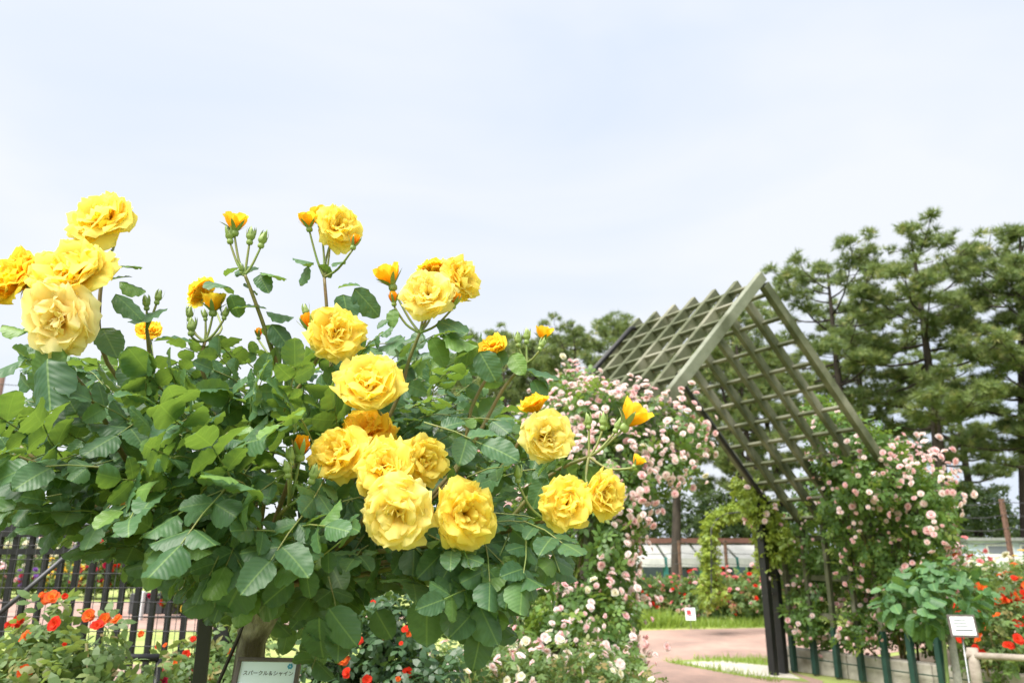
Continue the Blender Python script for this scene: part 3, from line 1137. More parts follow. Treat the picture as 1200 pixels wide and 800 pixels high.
def build_shed():
    d = 21.0
    x0, x1 = P(738, 640, d).x, P(905, 640, d).x
    z0, z1, zt = P(800, 671, d).z, P(800, 651, d).z, P(800, 640, d).z
    t = empty('white_shed', ((x0 + x1) / 2, d, 0))
    tag(t, 'long white canvas shelter with teal posts and a red-brown ridge', 'shelter')
    nb = 4
    for i in range(nb):
        a = x0 + (x1 - x0) * i / nb + 0.04
        b = x0 + (x1 - x0) * (i + 1) / nb - 0.04
        prism([(a, d, z1 - 0.28), (b, d, z1 - 0.28), (b, d + 0.03, z1 - 0.06), (b, d + 1.3, z1 + 0.32), (a, d + 1.3, z1 + 0.32), (a, d + 0.03, z1 - 0.06)],
              [(a, d + 0.05, z1 - 0.28), (b, d + 0.05, z1 - 0.28), (b, d + 0.08, z1 - 0.09), (b, d + 1.32, z1 + 0.27), (a, d + 1.32, z1 + 0.27), (a, d + 0.08, z1 - 0.09)]).build('awning', M_CANVAS, t)
    for i in range(nb + 1):
        x = x0 + (x1 - x0) * i / nb
        MB().box((x, d + 0.15, z1 * 0.5), (0.13, 0.13, z1 - 0.06)).build('post', M_TEAL, t)
    MB().box(((x0 + x1) / 2, d + 1.5, z1 + 0.42), (x1 - x0 + 0.6, 0.6, 0.14)).build('ridge', M_ROOF, t)
    MB().box(((x0 + x1) / 2, d + 2.4, z1 * 0.48), (x1 - x0, 0.1, z1 * 0.94)).build('back_wall', M_BLUED, t)


build_shed()


def build_blue():
    d = 19.0
    x0, x1 = P(1135, 640, d).x, P(1330, 640, d).x
    z = lambda v: P(1180, v, d).z
    t = empty('blue_building', ((x0 + x1) / 2, d, 0))
    tag(t, 'low pale blue and white building behind the rusty wire fence', 'building')
    cx, w_ = (x0 + x1) / 2, x1 - x0
    MB().box((cx, d + 1.5, z(664) / 2), (w_, 3, z(664))).build('lower_wall', M_BLUED, t)
    MB().box((cx, d + 1.48, (z(664) + z(651)) / 2 + 0.01), (w_ + 0.1, 3.1, z(651) - z(664))).build('white_band', M_TENT, t)
    MB().box((cx, d + 1.5, (z(651) + z(634)) / 2 + 0.012), (w_, 2.98, z(634) - z(651))).build('upper_wall', M_BLUEW, t)
    MB().box((cx, d + 1.5, z(634) + 0.05), (w_ + 0.2, 3.3, 0.07)).build('roof', M_GALV, t)
    for i in range(5):
        x = x0 + 0.75 + i * 0.82
        zc = (z(649) + z(639)) / 2
        f = MB().box((x, d - 0.002, zc), (0.66, 0.05, 0.26)).build('window', M_TENT, t)
        MB().box((x, d - 0.012, zc), (0.58, 0.05, 0.18)).build('pane', M_GLASSD, f)


build_blue()


def wire_fence(a, b, n, h, label, nw=7):
    a, b = Vector(a), Vector(b)
    t = empty('wire_fence', a)
    tag(t, label, 'fence')
    for i in range(n):
        p = a + (b - a) * i / (n - 1)
        MB().box(p + UP * h / 2, (0.055, 0.055, h), rz=0.3).build('post', M_RUST, t)
    for k in range(nw):
        z = h * (0.22 + 0.76 * k / (nw - 1))
        pts = []
        for i in range(n * 3 - 2):
            f = i / (n * 3 - 3)
            pts.append(a + (b - a) * f + UP * (z - (0.035 if i % 3 else 0)) + Vector((0, -0.035, 0)))
        MB().tube(pts, 0.006, 4).build('wire', M_WIRE, t)


_p = P(1117, 600, 12.5); _q = P(1310, 600, 11.0)
wire_fence((_p.x, 12.5, 0), (_q.x, 11.0, 0), 4, P(1117, 587, 12.5).z, 'tall rusty post and wire fence in front of the blue building', 9)
_p = P(690, 640, 18.6); _q = P(905, 640, 18.0)
wire_fence((_p.x, 18.6, 0), (_q.x, 18.0, 0), 5, P(771, 633, 18.4).z, 'thin wire fence along the back of the red rose bed', 6)

# vine covered arch
def build_vine_arch():
    t = empty('vine_arch', P(850, 700, 13.2).xy.to_3d())
    tag(t, 'yellow-green vine trained over a wire arch before the white shelter', 'vine arch')
    pts = [P(830, v, 13.2) for v in (705, 680, 660, 640, 620)] + [P(836, 609, 13.2), P(848, 602, 13.2), P(868, 600, 13.2), P(884, 604, 13.2), P(897, 614, 13.2), P(905, 640, 13.2), P(908, 690, 13.2)]
    for dy in (-0.2, 0.2):
        MB().tube([p + Vector((0, dy, 0)) for p in pts], 0.012, 5).build('arch_wire', M_WIRE, t)
    ells = []
    for i in range(len(pts) - 1):
        for f in (0.0, 0.5):
            c = pts[i].lerp(pts[i + 1], f)
            ells.append(((c.x + rng.uniform(-.05, .05), c.y, c.z), (rng.uniform(0.08, 0.14), 0.22, rng.uniform(0.10, 0.16))))
    ells.append((tuple(P(834, 695, 13.2)), (0.24, 0.3, 0.24)))
    foliage_from_ells('foliage', ells, 1900, 0.12, M_LEAF_VINE, rng, t, 0.6)


build_vine_arch()


# ------------------------------------------------------------------ generic rose bush
def rose_bush(name, label, cat, ells, n, leaf, mat, blooms, rng, group=None, stems=5, meshes=None, base=None, thick=0.35, up=0.5):
    """blooms: list of (positions, normals, sizes, mats)"""
    c0 = np.mean([c for c, r in ells], axis=0)
    base = base if base is not None else (c0[0], c0[1], 0)
    t = empty(name, base)
    tag(t, label, cat, group)
    foliage_from_ells('foliage', ells, n, leaf, mat, rng, t, thick, up)
    for i in range(stems):
        c, r = ells[i % len(ells)]
        e = np.array(c) + rng.normal(size=3) * np.array(r) * 0.35
        b = np.array(base) + np.array([rng.uniform(-.12, .12), rng.uniform(-.08, .08), 0])
        m = (b + e) / 2 + rng.normal(size=3) * 0.06
        MB().tube([b, m, e], [0.014, 0.011, 0.006], 6).build('stem', M_CANE, t, smooth=True)
    for p, nn, s, ms in blooms:
        if len(p):
            add_small_blooms(t, p, nn, s, ms, rng, meshes)
    return t


# far bed of coral roses
g = np.random.default_rng(31)
bed = [(752, 700, 15.6, 'coral rose bush at the left end of the far bed'), (782, 698, 15.9, 'coral rose bush next to the left end of the far bed'), (812, 699, 15.5, 'coral rose bush behind the small rose label'),
       (842, 697, 15.7, 'coral rose bush beside the vine arch foot'), (872, 696, 15.4, 'coral rose bush between vine arch and black posts'), (900, 699, 15.6, 'coral rose bush right behind the black arbor posts'), (725, 702, 15.8, 'coral rose bush half hidden by the left climbing rose')]
for i, (u, v, d, lab) in enumerate(bed):
    es = [ell(u + g.uniform(-6, 6), v + 2, d, 19, 22, 0.45), ell(u + g.uniform(-12, 12), v + 6, d - 0.2, 13, 16, 0.4), ell(u, v - 6, d, 11, 13, 0.3)]
    p, nn = clusters_on(es, 20, 1, 3, g, (0, -1, 0.5), 0.0, 0.09)
    rose_bush('rose_bush', lab, 'rose bush', es, 420, 0.20, M_LEAF_BED, [(p, nn, g.uniform(0.038, 0.062, len(p)), [M_PINK_HOT, M_PINK_HOT, M_PINK, M_PINK, M_RED])], g, 'rose bushes in the far bed')

# strap-leaved grasses in front of that bed
def grass_clump(cx, cy, rx, ry, n, h, label, name='tall_grass', lean=0.35):
    t = empty(name, (cx, cy, 0))
    tag(t, label, 'grass', kind='stuff')
    r = rng.random(n) ** 0.5; a = rng.uniform(0, 6.283, n)
    pos = np.stack([rx * r * np.cos(a), ry * r * np.sin(a), np.zeros(n)], 1)
    tv = np.array([(0, -0.028, 0), (0, 0.028, 0), (0.5, -0.024, 0.03), (0.5, 0.024, 0.03), (1.0, 0, -0.06)])
    tf = np.array([(0, 2, 1), (1, 2, 3), (2, 4, 3)])
    ax = unit(np.stack([rng.normal(0, lean, n) + 0.3 * np.cos(a) * r, rng.normal(0, lean, n), np.ones(n)], 1))
    V, T, rn = scatter(tv, tf, pos, frames(ax, unit(rng.normal(size=(n, 3)))), h * rng.uniform(0.6, 1.1, n), rng)
    link('blades', mesh_np('blades', V, T, M_GRASS, rnd=rn, smooth=False), t)
    return t


for (u, d, rx, ry, n, h, lab) in [(755, 14.7, 0.75, 0.35, 900, 0.36, 'bright green strap-leaved clump beside the small rose label'), (800, 14.9, 0.7, 0.4, 700, 0.20, 'low grasses behind the small rose label'),
                                  (850, 14.9, 0.8, 0.4, 800, 0.20, 'low grasses in front of the coral roses'), (893, 15.1, 0.6, 0.35, 600, 0.22, 'low grasses by the black arbor posts'), (722, 14.6, 0.6, 0.4, 600, 0.22, 'low grasses half hidden by the left climbing rose')]:
    grass_clump(P(u, 730, d).x, d, rx, ry, n, h, lab)
n = 6000
t = empty('short_grass', (2.6, 9.4, 0))
tag(t, 'short grass tufts growing on the verges by the path', 'grass', kind='stuff')
pos = np.concatenate([np.stack([rng.uniform(-1.7, 6, n // 2), rng.uniform(4.3, 5.2, n // 2) - 0.1 * rng.random(n // 2), np.zeros(n // 2)], 1),
                      np.stack([rng.uniform(-0.7, 0.6, n // 2), rng.uniform(-0.95, 0.9, n // 2), np.zeros(n // 2)], 1)])
wx, wy = pos[:, 0] + 2.6, pos[:, 1] + 9.4
keep = (np.arange(n) < n // 2) & (wy > 14.12 + 0.2 * (wx - 2.6)) | (np.arange(n) >= n // 2) & ((wx - 2.6) * 0.45 + (wy - 9.4) * 0.9 > 0.38) & (wx > 2.3) | (np.arange(n) >= n // 2) & (np.abs((wx - 1.95) * 0.88 + (wy - 9.95) * 0.46) < 0.07)
pos = pos[keep]
tv = np.array([(0, -0.06, 0), (0, 0.06, 0), (1.0, 0, 0.0)])
V, T, rn = scatter(tv, np.array([(0, 1, 2)]), pos, frames(unit(rng.normal(size=(len(pos), 3)) * 0.5 + np.array([0, 0, 1])), unit(rng.normal(size=(len(pos), 3)))), rng.uniform(0.05, 0.11, len(pos)), rng)
link('blades', mesh_np('blades', V, T, M_GRASS, rnd=rn, smooth=False), t)
# ------------------------------------------------------------------ climbing roses on the arbor
g = np.random.default_rng(42)
L_ELLS = [ell(690, 655, 5.6, 50, 150, 0.45), ell(650, 640, 6.0, 60, 165, 0.5), ell(610, 640, 6.6, 60, 150, 0.5), ell(600, 690, 5.9, 55, 90, 0.4),
          ell(700, 505, 5.9, 62, 50, 0.5), ell(670, 480, 6.3, 42, 40, 0.4), ell(748, 505, 5.85, 46, 36, 0.35), ell(790, 515, 5.8, 36, 34, 0.28), ell(770, 548, 5.7, 40, 26, 0.3),
          ell(712, 560, 5.6, 52, 55, 0.4), ell(705, 740, 5.3, 36, 60, 0.35), ell(655, 760, 5.2, 60, 60, 0.35), ell(720, 640, 5.5, 26, 60, 0.3), ell(725, 790, 5.1, 20, 36, 0.25)]
cl_p, cl_n = clusters_on(L_ELLS[4:10] * 2 + L_ELLS, 110, 2, 5, g, (0.15, -1, 0.25), -0.05, 0.075)
cl_k = g.permutation(len(cl_p))[:290]
cl_p, cl_n = cl_p[cl_k], cl_n[cl_k]
lcr = rose_bush('climbing_rose', 'pink blossoming climbing rose smothering the left side of the arbor', 'climbing rose', L_ELLS, 6500, 0.125, M_LEAF_CLIMB,
                [(cl_p[:150], cl_n[:150], g.uniform(0.027, 0.041, 150), [M_PINK_PALE, M_PINK_PALE, M_PINK, M_WHITE_P]),
                 (cl_p[150:], cl_n[150:], g.uniform(0.025, 0.038, len(cl_p) - 150), [M_PINK_PALE, M_PINK])], g, None, 7, None, (0.15, 5.9, 0), 0.4)
def blossom_mass(parent, ells, n, lo, hi, mats, g, face, spread=0.08):
    p, nn = clusters_on(ells, n, 2, 5, g, face, -0.05, spread)
    for mi, mt in enumerate(mats):
        q = np.arange(len(p)) % len(mats) == mi
        tv = np.array([v.co for v in SMALL[mi % 4].vertices]); tf = np.array([pl_.vertices for pl_ in SMALL[mi % 4].polygons])
        uvs = np.zeros((len(tv), 2))
        lay = SMALL[mi % 4].uv_layers[0].data
        for l in SMALL[mi % 4].loops:
            uvs[l.vertex_index] = lay[l.index].uv
        zz = nn[q]
        Rm = frames(unit(np.cross(zz, g.normal(size=zz.shape))), zz)
        V, T, r = scatter(tv, tf, p[q] - np.array(parent.location), Rm, g.uniform(lo, hi, int(q.sum())), g)
        o = link('blossom_mass', mesh_np('blossom_mass', V, T, mt, uv=np.tile(uvs, (int(q.sum()), 1)), rnd=r), parent)
        o['kind'] = 'stuff'


blossom_mass(lcr, L_ELLS[4:10] * 2 + L_ELLS + [L_ELLS[k] for k in (0, 10, 11, 12, 12, 13, 10)], 270, 0.018, 0.036, [M_PINK_PALE, M_PINK, M_PINK_PALE], g, (0.2, -1, 0.3), 0.055)
R_ELLS = [ell(1034, 600, 8.1, 68, 82, 0.5), ell(975, 635, 8.95, 46, 80, 0.35), ell(1068, 640, 7.9, 44, 72, 0.4), ell(1032, 562, 7.45, 34, 32, 0.2), ell(985, 525, 7.9, 32, 42, 0.3), ell(1015, 545, 7.8, 45, 50, 0.35),
          ell(985, 712, 9.0, 52, 42, 0.25), ell(1050, 706, 8.5, 48, 46, 0.28), ell(930, 690, 9.35, 22, 46, 0.2), ell(1085, 600, 7.5, 26, 50, 0.3), ell(960, 490, 8.2, 20, 22, 0.2),
          ell(1090, 728, 8.2, 36, 30, 0.25), ell(942, 722, 8.85, 22, 24, 0.14), ell(1008, 738, 8.25, 26, 16, 0.13)]
cr_p, cr_n = clusters_on(R_ELLS, 100, 1, 3, g, (-0.3, -1, 0.2), 0.0, 0.08)
hot = [ell(1085, 590, 7.4, 30, 60, 0.32), ell(1050, 560, 7.6, 40, 40, 0.32)]
ch_p, ch_n = clusters_on(hot, 26, 2, 4, g, (0.1, -1, 0.3), 0.0, 0.09)
rcr = rose_bush('climbing_rose', 'pink flecked climbing rose over the right side of the arbor and planter', 'climbing rose', R_ELLS, 6000, 0.135, M_LEAF_CLIMB,
                [(cr_p, cr_n, g.uniform(0.026, 0.042, len(cr_p)), [M_PINK, M_PINK_PALE, M_PINK_PALE, M_PINK]),
                 (ch_p, ch_n, g.uniform(0.030, 0.048, len(ch_p)), [M_PINK_PALE, M_PINK_PALE, M_PINK])], g, None, 7, None, (4.1, 8.4, 0), 0.4)
blossom_mass(rcr, R_ELLS + hot, 85, 0.018, 0.034, [M_PINK, M_PINK_PALE], g, (-0.2, -1, 0.3), 0.07)
V_ELLS = [ell(882, 590, 8.9, 10, 22, 0.15), ell(898, 612, 8.9, 13, 22, 0.16), ell(913, 634, 8.9, 14, 20, 0.16), ell(870, 572, 9.0, 7, 14, 0.12), ell(896, 648, 9.0, 6, 36, 0.12)]
vp, vn = clusters_on(V_ELLS, 14, 1, 2, g, (-0.5, -1, 0), 0.0, 0.06)
rose_bush('climbing_rose', 'yellow-green rose shoots wound round the black arbor posts', 'climbing rose', V_ELLS, 700, 0.12, M_LEAF_VINE, [(vp, vn, g.uniform(0.03, 0.05, len(vp)), [M_PINK, M_PINK_PALE])], g, None, 0, None, (2.95, 9.12, 0), 0.7)

# ------------------------------------------------------------------ low rose beds near the camera
def spot_blooms(lst, g, up=0.35):
    p = np.array([P(u, v, d) for u, v, d, s in lst])
    nn = unit(np.stack([g.normal(0, 0.3, len(lst)), -1 + g.normal(0, 0.2, len(lst)), up + g.normal(0, 0.25, len(lst))], 1))
    return p, nn, np.array([s * px(d) / 2 for u, v, d, s in lst])


def patio(name_label, es, n, leaf, mat, sets, g, group=None):
    t = None
    c0 = np.mean([c for c, r in es], axis=0)
    t = empty('rose_bush', (c0[0], c0[1], 0))
    tag(t, name_label, 'rose bush', group)
    foliage_from_ells('foliage', es, n, leaf, mat, g, t, 0.8, 0.6)
    for i in range(7):
        c, r = es[i % len(es)]
        e = np.array(c) + g.normal(size=3) * np.array(r) * 0.3
        b = np.array([c0[0], c0[1], 0]) + np.array([g.uniform(-.2, .2), g.uniform(-.12, .12), 0])
        MB().tube([b, (b + e) / 2 + g.normal(size=3) * 0.05, e], [0.008, 0.006, 0.004], 6).build('stem', M_CANE, t, smooth=True)
    for (p, nn, s), mats, meshes in sets:
        add_small_blooms(t, p, nn, s, mats, g, meshes)
    return t


es = [ell(55, 780, 2.1, 45, 40, 0.2), ell(25, 770, 2.2, 40, 36, 0.2), ell(100, 790, 2.2, 36, 40, 0.18), ell(60, 815, 2.0, 80, 36, 0.25), ell(60, 730, 2.15, 16, 32, 0.09), ell(118, 755, 2.2, 16, 32, 0.09), ell(28, 750, 2.1, 16, 24, .09)]
la = [(60, 698, 2.05, 19), (54, 701, 2.1, 15), (62, 730, 2.0, 19), (20, 727, 2.1, 16), (11, 732, 2.15, 12), (28, 744, 1.98, 18), (103, 720, 2.12, 17), (122, 724, 2.14, 15), (135, 724, 2.12, 14), (114, 731, 2.1, 16), (28, 787, 1.95, 19), (75, 755, 2.05, 8), (48, 696, 2.1, 8), (76, 698, 2.1, 8), (120, 795, 2.2, 8), (165, 742, 2.3, 8)]
patio('leafy rose bush with bright red open blooms against the black railings', es, 360, 0.085, M_LEAF_BED, [(spot_blooms(la[:7], g), [M_RED, M_REDORANGE], SMALL_OPEN), (spot_blooms(la[7:], g), [M_REDORANGE, M_RED], SMALL_OPEN)], g)

es = [ell(215, 790, 2.9, 40, 30, 0.25), ell(250, 775, 3.0, 34, 36, 0.25), ell(285, 760, 3.1, 40, 50, 0.25), ell(200, 800, 2.8, 60, 30, 0.25), ell(270, 800, 2.9, 60, 30, 0.3)]
lb = [(185, 757, 2.9, 7), (193, 755, 2.9, 6), (218, 766, 2.8, 11), (187, 787, 2.75, 12), (192, 798, 2.7, 12), (205, 776, 2.8, 6), (223, 786, 2.8, 7), (270, 763, 2.9, 9), (226, 748, 2.9, 8), (282, 737, 2.9, 14), (210, 797, 2.75, 13), (245, 795, 2.8, 6), (246, 795, 2.9, 8), (232, 690, 3.2, 12), (175, 698, 3.3, 8), (260, 790, 2.8, 7)]
patio('rose bush with small scarlet blooms behind the black stake', es, 520, 0.075, M_LEAF_BED, [(spot_blooms(lb, g), [M_REDORANGE, M_RED, M_CRIMSON], SMALL_OPEN)], g)

es = [ell(420, 770, 2.7, 55, 55, 0.25), ell(470, 760, 2.8, 45, 55, 0.25), ell(390, 790, 2.6, 50, 40, 0.25), ell(440, 720, 2.9, 40, 40, 0.2), ell(500, 800, 2.6, 50, 40, 0.25)]
lc = [(402, 771, 2.45, 16), (405, 787, 2.4, 14), (430, 796, 2.4, 13), (475, 736, 2.5, 11), (479, 742, 2.5, 8), (478, 788, 2.5, 14), (421, 750, 2.55, 10), (437, 705, 2.6, 7), (411, 713, 2.6, 9), (470, 753, 2.5, 6), (450, 746, 2.55, 6), (345, 752, 2.6, 7), (467, 795, 2.4, 7)]
patio('dark leaved rose bush with vermilion blooms below the rose tree', es, 900, 0.08, M_LEAF_DARK, [(spot_blooms(lc, g), [M_REDORANGE, M_RED, M_RED], SMALL_OPEN)], g)

for k, (u, lab) in enumerate([(520, 'low pale pink rose bush beside the vermilion one'), (590, 'low pale pink rose bush under the hanging leaves'), (655, 'low pale pink rose bush at the foot of the left climbing rose'), (715, 'low pale pink rose bush at the edge of the path')]):
    d = 3.7 + 0.15 * k
    es = [ell(u, 800 + 4 * k, d, 46, 40, 0.35), ell(u - 25, 800, d - 0.2, 34, 40, 0.3), ell(u + 22, 806, d + 0.2, 34, 42, 0.3)]
    p, nn = clusters_on(es, 26, 1, 2, g, (0, -0.7, 0.8), 0.0, 0.05, None, 1.04)
    patio(lab, es, 620, 0.07, M_LEAF_BED, [((p, nn, g.uniform(0.018, 0.030, len(p))), [M_PINK_PALE, M_PINK, M_PINK_PALE, M_WHITE_P], SMALL_OPEN)], g, 'low pale pink rose bushes')

# ------------------------------------------------------------------ right: red and white roses behind the wall, wooden rail
for (u, v, d, rx, rv, lab, mats, nb, sz) in [
        (1165, 735, 7.6, 34, 46, 'rose bush full of scarlet blooms beside the young standard rose', [M_RED, M_RED, M_REDORANGE], 20, 0.055),
        (1205, 725, 8.0, 34, 52, 'rose bush with scarlet and orange blooms at the end of the wooden rail', [M_RED, M_REDORANGE], 16, 0.055),
        (1165, 688, 9.2, 30, 26, 'rose bush with creamy white blooms behind the scarlet ones', [M_WHITE_P], 16, 0.055),
        (1205, 680, 9.6, 26, 24, 'rose bush with pale yellow blooms before the blue building', [M_YELLOW_F, M_WHITE_P], 10, 0.05),
        (1130, 675, 10.0, 26, 30, 'rose bush with bright pink blooms behind the right climbing rose', [M_PINK_HOT, M_PINK], 12, 0.055)]:
    es = [ell(u, v, d, rx, rv, 0.4), ell(u - 14, v + 18, d - 0.2, rx * .7, rv * .8, 0.35), ell(u + 12, v + 22, d - 0.1, rx * .7, rv * .8, 0.35)]
    p, nn = clusters_on(es, nb, 1, 3, g, (-0.2, -1, 0.5), 0.1, 0.07)
    rose_bush('rose_bush', lab, 'rose bush', es, 700, 0.13, M_LEAF_BED, [(p, nn, sz * g.uniform(0.7, 1.15, len(p)), mats)], g, None, 5, SMALL_OPEN)

t = empty('wooden_rail', P(1160, 775, 6.6).xy.to_3d())
tag(t, 'grey round wooden rail on a short post behind the concrete wall', 'rail')
a, b = P(1130, 767, 7.0), P(1290, 775, 6.4)
MB().tube([a, a.lerp(b, 0.5), b], 0.028, 8).build('rail', M_WOOD, t, smooth=True)
for f in (0.08, 0.75):
    q = a.lerp(b, f)
    MB().tube([(q.x, q.y + 0.02, 0), (q.x, q.y + 0.02, q.z + 0.06)], 0.045, 8).build('post', M_WOOD, t, smooth=True)


# ------------------------------------------------------------------ young standard rose with its label
LEAFS = [leaf_template(11, 0.37, 0.09, 0.18, True, 0.0, 1), leaf_template(11, 0.40, 0.05, 0.10, True, 0.22, 2), leaf_template(11, 0.36, 0.14, 0.24, True, 0.0, 3), leaf_template(11, 0.41, 0.0, 0.05, True, 0.35, 4)]
LEAF_ME = [mesh_np('leaf', v, t_, M_LEAF_BIG, uv=u_) for v, t_, u_ in LEAFS]
LEAF_YOUNG_ME = [mesh_np('leaf', v, t_, M_LEAF_YOUNG, uv=u_) for v, t_, u_ in LEAFS]
g = np.random.default_rng(9)
yr = empty('young_standard_rose', P(1126, 820, 4.6).xy.to_3d())
tag(yr, 'young standard rose without blooms, round leafy head on a pale stake', 'rose tree')
yl = Vector(yr.location)
a = Vector((yl.x, yl.y, 0)); b = P(1113, 735, 4.6)
MB().tube([a, a.lerp(b, 0.5), b], [0.024, 0.023, 0.020], 9).build('stake', M_BARK_GREY, yr, smooth=True)
MB().tube([a + Vector((-0.05, 0.03, 0)), a.lerp(b, .6) + Vector((-0.045, 0.03, 0)), b + Vector((-0.02, 0.03, 0.05))], 0.010, 7).build('trunk', M_SEPAL, yr, smooth=True)
y_ells = [ell(1092, 700, 4.55, 48, 38, 0.22), ell(1060, 705, 4.5, 34, 26, 0.16), ell(1122, 695, 4.6, 30, 34, 0.18), ell(1095, 675, 4.6, 34, 20, 0.14)]
p, o = shell_points(y_ells, 520, g, 0.5, 0.1)
N = len(p)
nr = unit(o * np.array([0.8, 0.8, 0.3]) + np.array([0, 0, 0.65]) + g.normal(size=(N, 3)) * 0.3)
ax = unit(o * np.array([1, 1, 0.3]) + g.normal(size=(N, 3)) * 0.5 + np.array([0, 0, -0.35]))
Rm = frames(ax, nr)
for i in range(min(N, 296)):
    M = Matrix([list(r) for r in Rm[i]]).to_4x4()
    s = g.uniform(0.062, 0.098)
    M = Matrix.Translation(Vector(p[i]) - yl) @ M @ Matrix.Diagonal((s, s, s, 1))
    link('leaf', LEAF_YOUNG_ME[int(g.integers(0, 4))], yr, None, M)
for i in range(7):
    e = Vector(p[i * 9]); c = b + Vector((0, 0, 0.02))
    MB().tube([c, c.lerp(e, 0.5) + Vector((0, 0, 0.02)), e], [0.006, 0.005, 0.003], 5).build('twig', M_SEPAL, yr, smooth=True)


def label_sign(name, lab, c, w_, h_, tilt, yaw, post, lines, frame=True, mats=None):
    """plate on a thin stake: plate faces -Y before yaw"""
    t = empty(name, (c.x, c.y, 0))
    tag(t, lab, 'sign')
    Rt = Matrix.Rotation(yaw, 3, 'Z') @ Matrix.Rotation(-tilt, 3, 'X')
    n = Rt @ Vector((0, -1, 0))
    if frame:
        fr = 0.09 * w_
        fo = MB().box(c, (w_ + 2 * fr, 0.008, h_ + 2 * fr), R3=Rt).build('frame', M_FRAME, t, bevel=0.001)
    pl = MB().box(c + n * 0.004, (w_, 0.005, h_), R3=Rt).build('plate', M_PLATE if not mats else mats, t)
    for i, (lx, lz, lw, lh) in enumerate(lines):
        MB().box(c + n * 0.0068 + Rt @ Vector((lx * w_, 0, lz * h_)), (lw * w_, 0.0006, lh * h_), R3=Rt).build('print_line', M_INK_GREY, pl)
    if post:
        MB().tube([(c.x, c.y + 0.02, 0), (c.x, c.y + 0.02, c.z)], post, 6).build('stake', M_GALV, t, smooth=True)
    return t, Rt, n, pl


label_sign('plant_label', 'small white printed plate in dark frame beside the young standard rose', P(1128, 733, 4.25), 24 * px(4.25), 19 * px(4.25), R(10), R(-8), 0.004,
           [(-0.1, 0.3, 0.5, 0.06), (-0.1, 0.14, 0.6, 0.06), (-0.05, -0.02, 0.55, 0.06), (0.0, -0.24, 0.75, 0.09)])
t, Rt, n_, pl = label_sign('plant_label', 'small white card with a red rose picture in the far grasses', P(809, 719, 14.2), 11 * px(14.2), 13 * px(14.2), R(12), 0.0, 0.006,
                           [(0.05, -0.15, 0.5, 0.08), (0.05, -0.32, 0.6, 0.06)], frame=False)
MB().box(P(807, 717, 14.2) + n_ * 0.009, (0.075, 0.0008, 0.075), R3=Rt).build('rose_print', M_INK_RED, pl)
MB().box(P(741, 717, 14.3), (0.10, 0.01, 0.07), R3=Rt).build('card', M_PLATE_BLUE)
bpy.data.objects['card'].name = 'plant_card'
tag(bpy.data.objects['plant_card'], 'tiny pale blue tag among the bright strap-leaved clump', 'sign')

# ------------------------------------------------------------------ left: black railings with wire mesh
FY = 3.05
fz = P(60, 612, FY).z
fx0, fx1 = P(-40, 650, FY).x, P(262, 650, FY).x
t = empty('railing_fence', ((fx0 + fx1) / 2, FY, 0))
tag(t, 'black steel picket railing covered with fine wire mesh', 'fence')
npk = 17
for i in range(npk):
    x = fx0 + (fx1 - fx0) * i / (npk - 1)
    MB().box((x, FY, fz / 2 - 0.02), (0.018, 0.018, fz)).build('picket', M_BLACK, t)
MB().box(((fx0 + fx1) / 2, FY, fz - 0.03), (fx1 - fx0 + 0.04, 0.036, 0.05)).build('top_rail', M_BLACK, t)
MB().box(((fx0 + fx1) / 2, FY, fz - 0.11), (fx1 - fx0 + 0.04, 0.028, 0.022)).build('rail', M_BLACK, t)
MB().box(((fx0 + fx1) / 2, FY, 0.12), (fx1 - fx0 + 0.04, 0.03, 0.03)).build('rail', M_BLACK, t)
MB().box((fx1 + 0.035, FY, fz / 2), (0.05, 0.05, fz + 0.04)).build('post', M_BLACK, t, bevel=0.003)
mb = MB()
yw = FY - 0.03
x = fx0
while x < fx1:
    mb.tube([(x, yw, 0.05), (x, yw, fz)], 0.0017, 4, cap=False)
    x += 0.036
z = 0.05
while z < fz:
    mb.tube([(fx0, yw - 0.003, z), (fx1, yw - 0.003, z)], 0.0017, 4, cap=False)
    z += 0.052
mb.build('wire_mesh', M_WIRE, t)
a, b = P(-30, 744, 2.9), P(90, 640, 2.96)
MB().tube([a, a.lerp(b, 0.5), b], 0.0085, 8).build('brace', M_WIRE, t, smooth=True)

a, b, c = P(84, 773, 2.6), P(100, 770, 2.6), P(186, 770, 2.65)
t = empty('low_rail', (b.x, b.y, 0))
tag(t, 'low black bent pipe rail in front of the railings', 'rail')
MB().tube([a, b, b.lerp(c, 0.5), c], 0.012, 8).build('pipe', M_BLACK, t, smooth=True)
for q in (b, c):
    MB().tube([(q.x, q.y + 0.004, 0), (q.x, q.y + 0.004, q.z - 0.004)], 0.010, 7).build('leg', M_BLACK, t, smooth=True)

